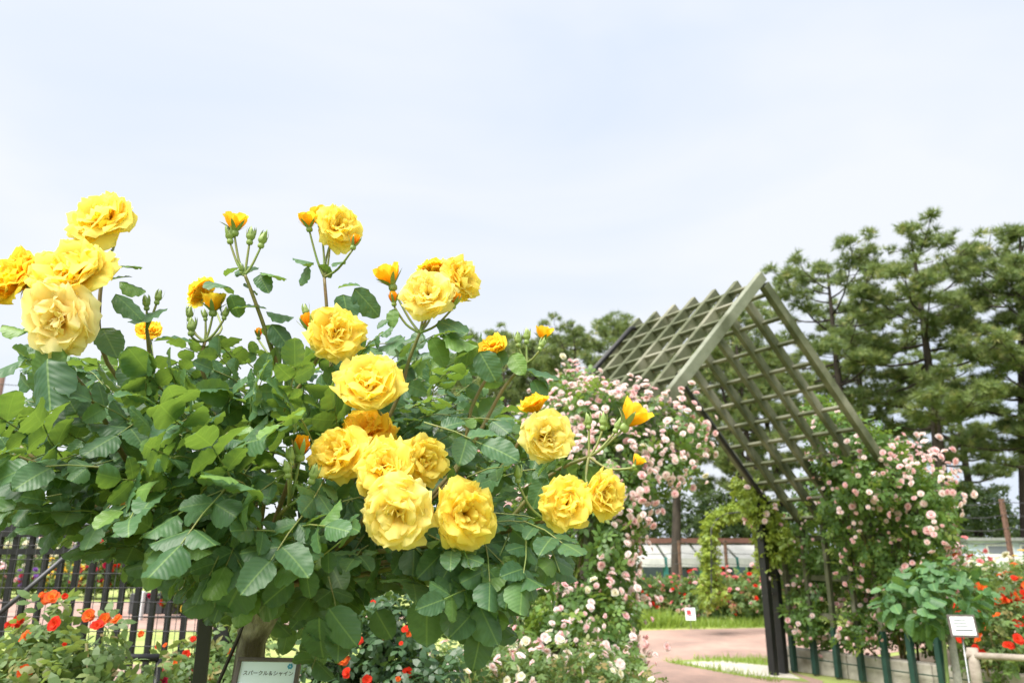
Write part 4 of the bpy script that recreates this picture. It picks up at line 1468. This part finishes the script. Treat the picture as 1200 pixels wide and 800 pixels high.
# flower border beyond the lawn
g = np.random.default_rng(63)
bord = [(20, 660, 27, 22, 22, 'white flowering bush beyond the lawn by the brace', [M_WHITE_P]), (60, 655, 27.5, 26, 24, 'pale blossoming bush between white and yellow flowers', [M_WHITE_P, M_PINK_PALE]),
        (72, 676, 25, 20, 10, 'low yellow flower patch beside the lawn path', [M_YELLOW_F]), (30, 678, 25, 24, 8, 'low violet flower patch beside the lawn path', [M_VIOLET_F, M_CRIMSON]),
        (128, 655, 24, 16, 26, 'crimson rose pillar beyond the lawn path', [M_CRIMSON, M_CRIMSON, M_RED]), (155, 660, 25, 14, 24, 'yellow rose pillar beside the crimson one', [M_YELLOW_F, M_WHITE_P]),
        (110, 676, 24, 16, 11, 'low yellow and red flower clump before the crimson pillar', [M_YELLOW_F, M_CRIMSON]), (-10, 670, 22, 16, 26, 'pink shrub rose at the end of the flower border', [M_PINK, M_PINK_PALE]), (200, 668, 24, 26, 20, 'mixed flower bush behind the dark planter', [M_YELLOW_F, M_WHITE_P, M_PINK]),
        (215, 690, 17, 22, 14, 'yellow and red flowers growing in the dark planter', [M_YELLOW_F, M_RED])]
for (u, v, d, rx, rv, lab, mats) in bord:
    es = [ell(u, v, d, rx, rv, 0.6), ell(u + 5, v + rv * 0.4, d - 0.2, rx * 0.9, rv * 0.6, 0.5)]
    p, nn = clusters_on(es, 22, 1, 3, g, (0, -1, 0.4), 0.0, 0.12)
    rose_bush('flower_bush', lab, 'flower bush', es, 420, 0.26, M_LEAF_SHRUB, [(p, nn, g.uniform(0.07, 0.13, len(p)), mats)], g, None, 3)
a = P(200, 705, 17)
t = empty('planter_trough', (a.x, 17, 0))
tag(t, 'dark rectangular trough planter beside the lawn path', 'planter')
for k in range(4):
    MB().box((a.x - 0.55 + 0.37 * k, 16.9, 0.29), (0.355, 0.5, 0.42)).build('trough', M_POT, t, bevel=0.02)
a = P(147, 648, 23.5)
t = empty('notice_board', (a.x, 23.5, 0))
tag(t, 'plain white notice board beside the crimson rose pillar', 'sign')
MB().box((a.x, 23.5, a.z), (0.5, 0.03, 0.36)).build('board', M_PLATE, t)
MB().box((a.x, 23.54, a.z / 2), (0.05, 0.04, a.z)).build('post', M_GALV, t)
a = P(165, 702, 16.2)
t = MB().box((a.x, 16.2, 0.28), (0.13, 0.13, 0.56)).build('bollard', M_PLATE, None, bevel=0.015)
tag(t, 'short white square bollard beside the dark trough planter', 'bollard')
a = P(3, 437, 30)
t = empty('utility_pole', (a.x, 30, 0))
tag(t, 'brown utility pole with thin cables past the railings', 'utility pole')
MB().tube([(a.x, 30, 0), (a.x, 30, a.z)], [0.17, 0.13], 10).build('pole', M_RUST, t, smooth=True)
for k, z in enumerate((a.z - 0.5, a.z - 1.6)):
    MB().tube([(a.x - 20, 30, z + 0.6), (a.x, 29.8, z), (a.x + 9, 31, z - 0.5), (a.x + 18, 32, z - 0.2)], 0.016, 4).build('cable', M_WIRE, t)
# ------------------------------------------------------------------ the yellow standard rose
g = np.random.default_rng(123)
TR = Vector((-0.425, 1.27, 0))
ry = empty('standard_rose_tree', TR)
tag(ry, 'large standard rose tree covered in ruffled yellow blooms', 'rose tree')
HEAD = P(300, 690, 1.27)

# u, v, width in photo px, distance, facing (right, up, towards viewer), petals, variant
BL = [
    (113, 250, 90, 1.06, (-0.2, 0.42, 0.85), M_PET, 0), (80, 312, 94, 0.98, (-0.05, 0.45, 0.9), M_PET, 1), (60, 372, 86, 0.96, (-0.15, -0.30, 0.95), M_PET_CREAM, 2),
    (12, 322, 78, 1.02, (-0.5, 0.3, 0.8), M_PET_DEEP, 3), (400, 262, 58, 1.20, (0.55, 0.2, 0.8), M_PET, 4), (500, 340, 68, 1.15, (-0.05, 0.25, 0.95), M_PET_PALE, 4),
    (546, 326, 60, 1.20, (0.85, 0.1, 0.5), M_PET, 0), (396, 386, 64, 1.08, (0.35, 0.15, 0.9), M_PET, 2), (433, 444, 78, 1.02, (0.05, 0.40, 0.9), M_PET, 1),
    (432, 498, 66, 1.06, (0.1, 0.8, 0.7), M_PET_DEEP, 0), (392, 527, 70, 1.00, (-0.35, 0.30, 0.9), M_PET, 4), (450, 543, 72, 0.98, (0.1, 0.25, 0.95), M_PET, 2),
    (501, 538, 62, 1.01, (0.65, 0.05, 0.75), M_PET, 1), (464, 602, 82, 0.96, (0.05, -0.20, 0.97), M_PET_PALE, 0), (550, 603, 74, 0.98, (0.40, -0.10, 0.9), M_PET, 4),
    (643, 511, 62, 1.08, (0.35, -0.05, 0.93), M_PET_PALE, 3), (665, 588, 62, 1.04, (0.0, 0.1, 0.99), M_PET, 2), (713, 579, 56, 1.06, (0.6, 0.05, 0.75), M_PET, 1),
    (577, 404, 40, 1.20, (-0.3, 0.5, 0.5), M_PET_DEEP, 5), (234, 341, 42, 1.30, (-0.75, 0.6, 0.1), M_PET_DEEP, 3), (625, 472, 40, 1.14, (-0.35, 0.9, 0.1), M_PET_DEEP, 5),
    (508, 312, 38, 1.24, (-0.2, 0.9, 0.2), M_PET_DEEP, 5), (480, 592, 44, 1.02, (0.6, 0.4, 0.6), M_PET, 3), (175, 386, 34, 1.45, (0.2, 0.5, 0.8), M_PET_DEEP, 5)]
# u, v of the bud's base, length px, distance, leaning (right, up, towards), kind 0 closed / 1 showing colour / 2 half open
BU = [
    (275, 277, 26, 1.12, (0, 1, 0.1), 2), (270, 286, 22, 1.12, (-0.15, 1, 0.1), 0), (292, 287, 22, 1.12, (0.1, 1, 0.1), 0), (305, 291, 22, 1.12, (0.2, 1, 0.1), 0), (283, 321, 12, 1.12, (-0.05, 1, 0.3), 0),
    (249, 371, 26, 1.16, (0.05, 1, 0.2), 2), (222, 377, 18, 1.16, (0.0, 1, 0.2), 0), (224, 394, 22, 1.14, (0.0, 1, 0.2), 0), (262, 375, 16, 1.16, (0.2, 1, 0.1), 0), (241, 376, 14, 1.16, (-.2, 1, 0.1), 0),
    (172, 364, 18, 1.12, (-0.1, 1, 0.2), 0), (183, 357, 18, 1.12, (0.2, 1, 0.1), 0),
    (363, 272, 22, 1.20, (-0.15, 1, 0.2), 2), (413, 293, 20, 1.18, (0.25, 1, 0.2), 1), (387, 281, 18, 1.22, (-0.1, 1, 0.2), 0), (377, 268, 24, 1.23, (-0.2, 1, 0.0), 2),
    (365, 392, 26, 1.10, (-0.35, 1, 0.2), 1), (360, 374, 18, 1.12, (-0.2, 1, 0.2), 0), (462, 341, 30, 1.20, (-0.35, 0.9, 0.2), 2), (462, 359, 18, 1.18, (-0.1, 1, 0.2), 1), (530, 362, 20, 1.18, (0.3, 0.9, 0.2), 1),
    (636, 404, 20, 1.22, (0.15, 1, 0.2), 2), (608, 407, 18, 1.22, (-0.1, 1, 0.1), 0), (617, 403, 18, 1.22, (0.05, 1, 0.1), 0), (632, 411, 16, 1.20, (0.4, 1, 0.1), 0), (557, 421, 12, 1.2, (-0.1, 1, 0.1), 0),
    (351, 541, 30, 0.98, (0.1, 1, 0.2), 1), (341, 546, 22, 0.97, (-0.1, 1, 0.2), 0), (338, 560, 20, 0.96, (-0.15, 1, 0.2), 0), (364, 567, 22, 0.96, (0.3, 1, 0.2), 0),
    (690, 503, 18, 1.12, (-0.05, 1, 0.1), 0), (706, 504, 20, 1.12, (0.1, 1, 0.1), 0), (720, 507, 18, 1.12, (0.45, 0.9, 0.1), 0), (728, 505, 34, 1.12, (0.7, 0.9, 0.2), 2), (607, 566, 20, 1.06, (0.0, 1, 0.2), 0), (303, 398, 14, 1.25, (0, 1, 0.2), 1), (742, 548, 14, 1.1, (0.5, 0.7, 0), 2)]
HEADED = []
STEMEND = []


def wdir(f):
    return Vector((f[0], -f[2], f[1])).normalized()


petal_count = 0
for i, (u, v, dia, d, f, mat, var) in enumerate(BL):
    c = P(u, v, d)
    z = wdir(f)
    s = dia * 0.5 * px(d) / 0.84
    bm, pm = BLOOM_V[var]
    M = basis_z(z, g.uniform(0, 6.28), s, c - TR) @ Matrix.Diagonal((g.uniform(0.9, 1.08), g.uniform(0.9, 1.08), g.uniform(0.85, 1.15), 1))
    b = link('bloom', bm, ry, mat, M)
    for q in pm:
        link('petal', q, b, mat)
    link('calyx', CALYX, b)
    STEMEND.append((c - z * s * 0.72, z))
    HEADED.append((u, v, dia * 0.5, d))
for i, (u, v, ln, d, f, k) in enumerate(BU):
    c = P(u, v, d)
    z = wdir(f)
    s = ln * px(d) * 1.05
    link('bud', BUDS[k][i % len(BUDS[k])], ry, None, basis_z(z, g.uniform(0, 6.28), s, c - TR))
    STEMEND.append((c, z))
    HEADED.append((u, v - ln * 0.5, ln * 0.35, d))
NB = len(BL)


def cane(pts, r0, r1, name='cane', mat=None, n=10):
    """smooth tube through control points"""
    pts = [Vector(p) for p in pts]
    out = []
    if len(pts) == 2:
        pts = [pts[0], pts[0].lerp(pts[1], 0.5), pts[1]]
    for i in range(len(pts) - 1):
        p0, p1, p2, p3 = pts[max(i - 1, 0)], pts[i], pts[i + 1], pts[min(i + 2, len(pts) - 1)]
        for k in range(4):
            t = k / 4
            out.append(0.5 * ((2 * p1) + (p2 - p0) * t + (2 * p0 - 5 * p1 + 4 * p2 - p3) * t * t + (3 * p1 - p0 - 3 * p2 + p3) * t ** 3))
    out.append(pts[-1])
    m = len(out)
    return MB().tube(out, [r0 + (r1 - r0) * i / (m - 1) for i in range(m)], 7).build(name, mat or M_CANE, ry, smooth=True)


# canes: control points from the head of the trunk to the node; then stalks to the heads listed
CANES = [
    ([(230, 600, 1.22), (165, 480, 1.12), (118, 405, 1.06), (122, 300, 1.07)], [0, 1]),
    ([(180, 590, 1.15), (110, 470, 1.05), (78, 430, 1.0), (70, 400, 0.99)], [2, 3]),
    ([(250, 560, 1.22), (205, 480, 1.2), (180, 440, 1.15), (172, 385, 1.12)], [NB + 10, NB + 11, 23]),
    ([(300, 560, 1.24), (325, 450, 1.2), (315, 400, 1.16), (296, 345, 1.13), (287, 322, 1.12)], [NB + 0, NB + 1, NB + 2, NB + 3, NB + 4]),
    ([(270, 560, 1.2), (250, 470, 1.18), (236, 430, 1.16), (240, 400, 1.16)], [19, NB + 5, NB + 6, NB + 7, NB + 8, NB + 9]),
    ([(340, 560, 1.25), (385, 450, 1.24), (384, 380, 1.22), (380, 325, 1.21)], [4, NB + 12, NB + 13, NB + 14, NB + 15]),
    ([(310, 580, 1.2), (330, 490, 1.15), (360, 440, 1.12), (373, 418, 1.1)], [7, NB + 16, NB + 17, NB + 35]),
    ([(390, 600, 1.22), (460, 480, 1.2), (480, 420, 1.19), (492, 390, 1.18)], [5, 6, 21, NB + 18, NB + 19, NB + 20]),
    ([(400, 620, 1.2), (440, 560, 1.1), (455, 500, 1.08)], [8, 9]),
    ([(400, 640, 1.15), (430, 600, 1.08), (440, 580, 1.05)], [10, 11, 12, 13, 22]),
    ([(420, 650, 1.15), (500, 640, 1.08), (520, 630, 1.03)], [14]),
    ([(430, 640, 1.25), (530, 560, 1.22), (552, 480, 1.21), (572, 440, 1.21)], [18, NB + 25]),
    ([(440, 640, 1.24), (540, 540, 1.22), (590, 455, 1.22), (618, 425, 1.22)], [NB + 21, NB + 22, NB + 23, NB + 24]),
    ([(430, 650, 1.2), (540, 600, 1.16), (600, 530, 1.13), (615, 500, 1.13)], [15, 20]),
    ([(440, 660, 1.2), (560, 640, 1.15), (640, 560, 1.13), (690, 535, 1.12)], [NB + 30, NB + 31, NB + 32, NB + 33, 17, NB + 36]),
    ([(440, 670, 1.15), (540, 640, 1.12), (600, 620, 1.09), (640, 610, 1.07)], [16, NB + 34]),
    ([(330, 640, 1.1), (325, 610, 1.0), (338, 592, 0.98)], [NB + 26, NB + 27, NB + 28, NB + 29]),
    ([(200, 620, 1.2), (120, 560, 1.1), (50, 545, 1.05), (-20, 520, 1.0)], []),
    ([(220, 640, 1.2), (120, 600, 1.15), (20, 520, 1.1)], []),
    ([(420, 680, 1.2), (500, 690, 1.1), (580, 690, 1.05)], [])]
NODES = []
for pts, heads in CANES:
    w_ = [HEAD + Vector((g.uniform(-.015, .015), g.uniform(-.01, .01), g.uniform(-.03, .02)))] + [P(*q) for q in pts]
    cane(w_, 0.0045, 0.0026)
    NODES.append((w_, heads))
    for h in heads:
        e, z = STEMEND[h]
        a = w_[-1]
        m = a.lerp(e, 0.55) - z * (e - a).length * 0.16
        cane([a, m, e], 0.0024, 0.0017, 'stalk', M_PEDICEL)

# thorns are too fine to show; trunk, bud union and stake
mb = MB()
tp = [Vector((TR.x + 0.012 * math.sin(z * 7), TR.y + 0.008 * math.cos(z * 5), z)) for z in np.linspace(0, HEAD.z - 0.08, 14)] + [P(302, 725, 1.27), P(300, 700, 1.27), HEAD + Vector((0, 0, 0.03))]
mb.tube(tp, [0.022 + 0.003 * math.sin(i * 1.7) for i in range(14)] + [0.031, 0.036, 0.016], 12)
for k in range(5):
    a = k * 1.3
    c = P(300, 708, 1.27) + Vector((0.026 * math.cos(a), 0.026 * math.sin(a), 0.01 * math.sin(k * 2)))
    mb.tube([c - Vector((0, 0, 0.018)), c, c + Vector((0.006 * math.cos(a), 0.006 * math.sin(a), 0.022))], [0.008, 0.017, 0.007], 8)
mb.build('trunk', M_BARK_ROSE, ry, smooth=True)
st = empty('plant_stake', P(238, 760, 1.36).xy.to_3d())
tag(st, 'thin square black steel stake standing beside the yellow rose tree', 'stake')
sx = st.location.x
MB().box((sx, 1.36, 0.775), (0.021, 0.021, 1.55), rz=0.25).build('rod', M_BLACK, st, bevel=0.001)
MB().tube([(sx, 1.36, 0.98), (sx + 0.02, 1.33, 1.0), (HEAD.x, HEAD.y - 0.03, HEAD.z - 0.04)], 0.003, 5).build('tie', M_BLACK, st)

# ------------------------------------------------------------------ its leaves
POLY = np.array([(-30, 510), (0, 455), (40, 405), (90, 398), (130, 400), (170, 372), (215, 388), (240, 415), (300, 402), (335, 388), (380, 408), (430, 372), (470, 392), (520, 384), (560, 410), (590, 452), (605, 500), (640, 545), (655, 600), (664, 650),
                 (650, 690), (612, 690), (602, 718), (585, 742), (560, 758), (535, 748), (495, 690), (445, 672), (404, 725), (390, 775), (350, 780), (322, 735), (265, 722), (205, 680), (170, 668), (120, 648), (80, 636), (45, 612), (0, 612), (-30, 610)], float)


def in_poly(u, v):
    x, y = POLY[:, 0], POLY[:, 1]
    x2, y2 = np.roll(x, -1), np.roll(y, -1)
    c = ((y > v) != (y2 > v)) & (u < (x2 - x) * (v - y) / (y2 - y + 1e-9) + x)
    return c.sum() % 2 == 1


def edge_dist(u, v):
    a, b = POLY, np.roll(POLY, -1, 0)
    ab = b - a
    t = np.clip(((np.array([u, v]) - a) * ab).sum(1) / ((ab ** 2).sum(1) + 1e-9), 0, 1)
    q = a + ab * t[:, None]
    return np.sqrt(((q - (u, v)) ** 2).sum(1)).min()


LEAVES = []       # (base, axis, normal, length)
CC = np.array(P(330, 570, 1.27))


def clear(p, margin=0.9):
    u, v = proj(p)
    dd = p[1]
    for (bu, bv, br, bd) in HEADED:
        if dd < bd + 0.02 and (u - bu) ** 2 + (v - bv) ** 2 < (br * margin + 8) ** 2:
            return False
    return True


def add_leaf(base, ax, nr, ln):
    tip = base + ax * ln
    mu, mv = proj(base + ax * ln * 0.55)
    if not in_poly(mu, mv) and edge_dist(mu, mv) > 10:
        return
    if not clear(base + ax * ln * 0.5, 1.0) or not clear(tip, 0.85):
        return
    if 272 < mu < 348 and mv > 712 and base[1] < 1.4:
        return
    LEAVES.append((base, ax, nr, ln))


def compound(p, outward, low, scale):
    """five leaflets on a short rachis hanging from p"""
    h = unit(np.array([outward[0], outward[1], 0]) + 1e-6)
    ax = unit(h * (0.75 - 0.35 * low) + np.array([0, 0, 0.25 - 0.9 * low]) + g.normal(size=3) * 0.28)
    nr = unit(h * (0.75 + 0.25 * low) + np.array([0, 0, 0.68 - 0.35 * low]) + g.normal(size=3) * 0.27)
    nr = unit(nr + np.array([0, -0.28, 0]))
    nr = unit(nr - (nr @ ax) * ax)
    side = np.cross(nr, ax)
    rl = 0.076 * scale
    end = p + ax * rl
    LW = 0.0435 * scale
    n0 = len(LEAVES)
    mb_ = MB().tube([p - ax * 0.008 * scale, p + ax * rl * 0.5 + nr * 0.004, end], [0.0012, 0.0010, 0.0008], 5, cap=False)
    add_leaf(end, unit(ax + g.normal(size=3) * 0.12), unit(nr + g.normal(size=3) * 0.15), LW * g.uniform(1.0, 1.25))
    for f, k in ((0.72, 1.0), (0.22, 0.78)):
        for s in (-1, 1):
            a2 = unit(ax * 0.55 + side * s * 0.85 + g.normal(size=3) * 0.12)
            n2 = unit(nr + side * s * 0.12 + g.normal(size=3) * 0.2)
            add_leaf(p + ax * rl * f, a2, n2, LW * k * g.uniform(0.85, 1.15))
    if len(LEAVES) - n0 < 4 or not clear(p) or not clear(end):
        del LEAVES[n0:]
        return
    RACH.append(mb_)


RACH = []
cnt = 0
tries = 0
while cnt < 600 and tries < 20000:
    tries += 1
    u, v = g.uniform(-30, 665), g.uniform(372, 780)
    if not in_poly(u, v):
        continue
    ed = edge_dist(u, v)
    if v < 500 and g.random() < 0.30 + 0.5 * (500 - v) / 120:
        continue
    if u < 190 and v < 545 and g.random() < 0.5:
        continue
    if ed < 12:
        continue
    half = 0.36 * math.sqrt(min(1.0, ed / 150.0)) + 0.03
    q = g.random()
    d = 1.25 - half * (1 - 2 * q ** 1.25)
    p = np.array(P(u, v, d))
    if not clear(p):
        continue
    out = p - CC
    low = float(np.clip((v - 480) / 210.0, -0.15, 1.0))
    compound(p, unit(out) + np.array([0, -0.35, 0]), low, g.uniform(0.66, 1.12) * (0.9 if v < 470 else 1.05))
    cnt += 1
# inner fill, further back, so that the crown is closed
for k in range(210):
    u, v = g.uniform(20, 590), g.uniform(440, 690)
    if in_poly(u, v) and edge_dist(u, v) > 45:
        p = np.array(P(u, v, g.uniform(1.28, 1.55)))
        compound(p, unit(p - CC), float(np.clip((v - 500) / 250, 0, 0.8)), g.uniform(0.9, 1.15))

for k in range(110):
    u, v = g.uniform(170, 400), g.uniform(490, 670)
    p = np.array(P(u, v, g.uniform(1.12, 1.5)))
    compound(p, unit(p - CC) + np.array([0, -0.5, 0]), float(np.clip((v - 500) / 200, 0, 0.9)), g.uniform(0.9, 1.1))


# single sprays placed on the flowering stems: u, v of the leaf's base, length px, direction in the picture (deg, 0 = right, 90 = up), distance, how far it turns its face up (0..1)
SPR = [(140, 312, 26, 5, 1.08, .8), (140, 330, 34, -20, 1.07, .5), (135, 345, 45, -40, 1.05, .6), (125, 330, 30, 20, 1.07, .8), (120, 385, 34, -60, 1.05, .4), (150, 378, 50, 25, 1.1, .7), (180, 400, 45, 10, 1.1, .8), (60, 395, 35, 150, 1.0, .7), (30, 390, 30, 160, 1.0, .6),
       (278, 314, 16, 200, 1.12, .6), (296, 318, 18, 160, 1.13, .7), (306, 320, 30, -5, 1.13, .8), (304, 322, 20, -60, 1.13, .3), (268, 336, 24, 160, 1.14, .8), (270, 345, 30, -70, 1.14, .4), (262, 345, 26, -110, 1.15, .3), (285, 335, 20, -20, 1.14, .6), (312, 362, 40, 170, 1.15, .8), (312, 365, 34, -10, 1.15, .7),
       (318, 380, 36, -50, 1.15, .4), (368, 308, 26, 165, 1.2, .9), (362, 312, 26, -120, 1.2, .3), (374, 310, 20, -40, 1.2, .6), (390, 308, 14, 10, 1.2, .6), (396, 338, 26, 20, 1.17, .7), (402, 345, 34, -75, 1.16, .35), (415, 338, 46, -45, 1.16, .35), (462, 362, 22, -100, 1.18, .2), (455, 375, 16, -150, 1.18, .5),
       (520, 390, 44, -20, 1.16, .7), (505, 395, 40, -60, 1.16, .4), (475, 395, 40, 200, 1.16, .7), (548, 392, 40, 150, 1.16, .6), (552, 398, 34, -100, 1.16, .2), (562, 412, 40, -60, 1.16, .3), (590, 430, 26, 110, 1.2, .3), (600, 415, 26, -60, 1.2, .3), (615, 432, 40, -30, 1.2, .8), (620, 440, 40, 0, 1.2, .7), (625, 445, 30, -60, 1.2, .3),
       (660, 540, 30, -60, 1.12, .5), (690, 545, 30, -70, 1.12, .3), (640, 560, 40, -120, 1.1, .4), (630, 560, 30, 60, 1.1, .8), (600, 620, 40, -40, 1.06, .4), (612, 640, 44, -100, 1.05, .3), (560, 650, 50, -60, 1.05, .3), (90, 410, 50, 150, 1.0, .5), (30, 420, 45, 200, 1.0, .6), (80, 415, 60, -150, .97, .1), (55, 420, 62, -88, 0.96, 0.05),
       (20, 515, 70, 35, 0.98, .7), (70, 500, 55, -110, 0.99, .2), (55, 560, 60, 180, 0.98, .7), (20, 590, 60, 200, 0.97, .5), (440, 715, 40, -60, 1.1, .2), (500, 700, 60, -90, 1.05, .1), (560, 690, 62, -85, 1.03, .1), (374, 722, 58, -90, 1.0, .1), (385, 712, 56, -55, 1.0, .15), (330, 690, 50, -140, 1.0, .2), (290, 670, 66, -120, 0.98, .1), (180, 640, 55, -100, 1.02, .1)]
for (u, v, ln, a, d, upf) in SPR:
    b = np.array(P(u, v, d)); e = np.array(P(u + ln * math.cos(R(a)), v - ln * math.sin(R(a)), d + g.uniform(-0.02, 0.03)))
    ax = unit(e - b)
    nr = unit(np.array([g.normal(0, 0.25), -(1 - upf) - 0.12, upf + 0.05]))
    LEAVES.append((b, ax, nr, float(np.linalg.norm(e - b)) * 0.98))

LEAVES.sort(key=lambda q: q[0][1] / q[3])
N_PART = 298
tr = np.array(TR)
for k, (b, ax, nr, ln) in enumerate(LEAVES[:N_PART]):
    Rk = frames(ax[None], nr[None])[0]
    M = Matrix([list(r) for r in Rk]).to_4x4()
    wsc = g.uniform(0.9, 1.12)
    M = Matrix.Translation(Vector(b) - TR) @ M @ Matrix.Diagonal((ln, ln * wsc, ln, 1))
    link('leaf', LEAF_ME[int(g.integers(0, 4))], ry, None, M)
rest = LEAVES[N_PART:]
if rest:
    B_ = np.array([q[0] for q in rest]); A_ = np.array([q[1] for q in rest]); N_ = np.array([q[2] for q in rest]); S_ = np.array([q[3] for q in rest])
    Vs, Ts, Us, Rn, off = [], [], [], [], 0
    which = g.integers(0, 4, len(rest))
    for k in range(4):
        m = which == k
        V, T, r = scatter(LEAFS[k][0], LEAFS[k][1], B_[m] - tr, frames(A_[m], N_[m]), S_[m], g)
        Vs.append(V); Ts.append(T + off); Us.append(np.tile(LEAFS[k][2], (m.sum(), 1))); Rn.append(r); off += len(V)
    o = link('foliage', mesh_np('foliage', np.concatenate(Vs), np.concatenate(Ts), M_LEAF_BIG_S, uv=np.concatenate(Us), rnd=np.concatenate(Rn)), ry)
    o['kind'] = 'stuff'
mb = MB()
for q in RACH:
    b = len(mb.v)
    mb.v += q.v
    mb.f += [tuple(b + i for i in f) for f in q.f]
mb.build('leaf_stalks', M_PEDICEL, ry, smooth=True, kind='stuff')
# one withered leaf
V, T, U = LEAFS[2]
Rk = frames(np.array([[0.1, -0.3, -1.0]]), np.array([[0.5, -0.8, 0.1]]))[0]
M = Matrix.Translation(P(150, 568, 1.02) - TR) @ Matrix([list(r) for r in Rk]).to_4x4() @ Matrix.Diagonal((0.036, 0.03, 0.05, 1))
o = link('leaf', mesh_np('withered_leaf', V, T, M_DEADLEAF, uv=U), ry, None, M)
o['label'] = 'withered orange-brown leaf'

# ------------------------------------------------------------------ its name plate
c = P(311, 803, 1.10)
wv, hv = 60 * px(1.10), 48 * px(1.10)
t = empty('name_plate', (c.x, c.y, 0))
tag(t, 'pale blue name plate with Japanese lettering in brown frame under the rose tree', 'sign')
Rt = Matrix.Rotation(R(4), 3, 'Z') @ Matrix.Rotation(R(-22), 3, 'X') @ Matrix.Rotation(R(1.5), 3, 'Y')
n_ = Rt @ Vector((0, -1, 0))
fr = MB()
th = 0.0050
for sx_, sz_, ww, hh in ((0, 1, wv + 2 * th, th), (0, -1, wv + 2 * th, th), (1, 0, th, hv), (-1, 0, th, hv)):
    fr.box(c + Rt @ Vector((sx_ * (wv + th) / 2, -0.001, sz_ * (hv + th) / 2)), (ww, 0.011, hh), R3=Rt)
fr.build('frame', M_FRAME, t, bevel=0.0006)
pl = MB().box(c, (wv, 0.004, hv), R3=Rt).build('plate', M_PLATE_BLUE, t)
MB().tube([(c.x, c.y + 0.035, 0), (c.x, c.y + 0.03, c.z - 0.02), c + Vector((0, 0.004, -0.01))], 0.006, 7).build('stake', M_GALV, t, smooth=True)


def lettering(text, size, lx, lz, mat, name='lettering', width=None):
    cu = bpy.data.curves.new(name, 'FONT')
    cu.body = text
    cu.size = size
    cu.align_x = 'CENTER'
    cu.align_y = 'CENTER'
    cu.offset = size * 0.008
    cu.materials.append(mat)
    tmp = bpy.data.objects.new('tmp_text', cu)
    me = bpy.data.meshes.new_from_object(tmp)
    bpy.data.objects.remove(tmp)
    o = bpy.data.objects.new(name, me)
    COL.objects.link(o)
    o.parent = pl
    M = (Rt @ Matrix.Rotation(R(90), 3, 'X')).to_4x4()
    M.translation = c + Rt @ Vector((lx, -0.0026, lz)) - Vector(t.location)
    o.matrix_basis = M
    return o


lettering('スパークル＆シャイン', wv * 0.090, 0.001, hv * 0.5 - 0.0150, M_INK)
q = c + Rt @ Vector((wv * 0.5 - 0.0085, -0.0026, hv * 0.5 - 0.0055))
mb = MB()
for k in range(6):
    a = k * 1.047
    mb.box(q + Rt @ Vector((0.0024 * math.cos(a), 0, 0.0024 * math.sin(a))), (0.0024, 0.0006, 0.0024), R3=Rt @ Matrix.Rotation(a, 3, 'Y'))
mb.build('emblem', M_INK_BLUE, pl)
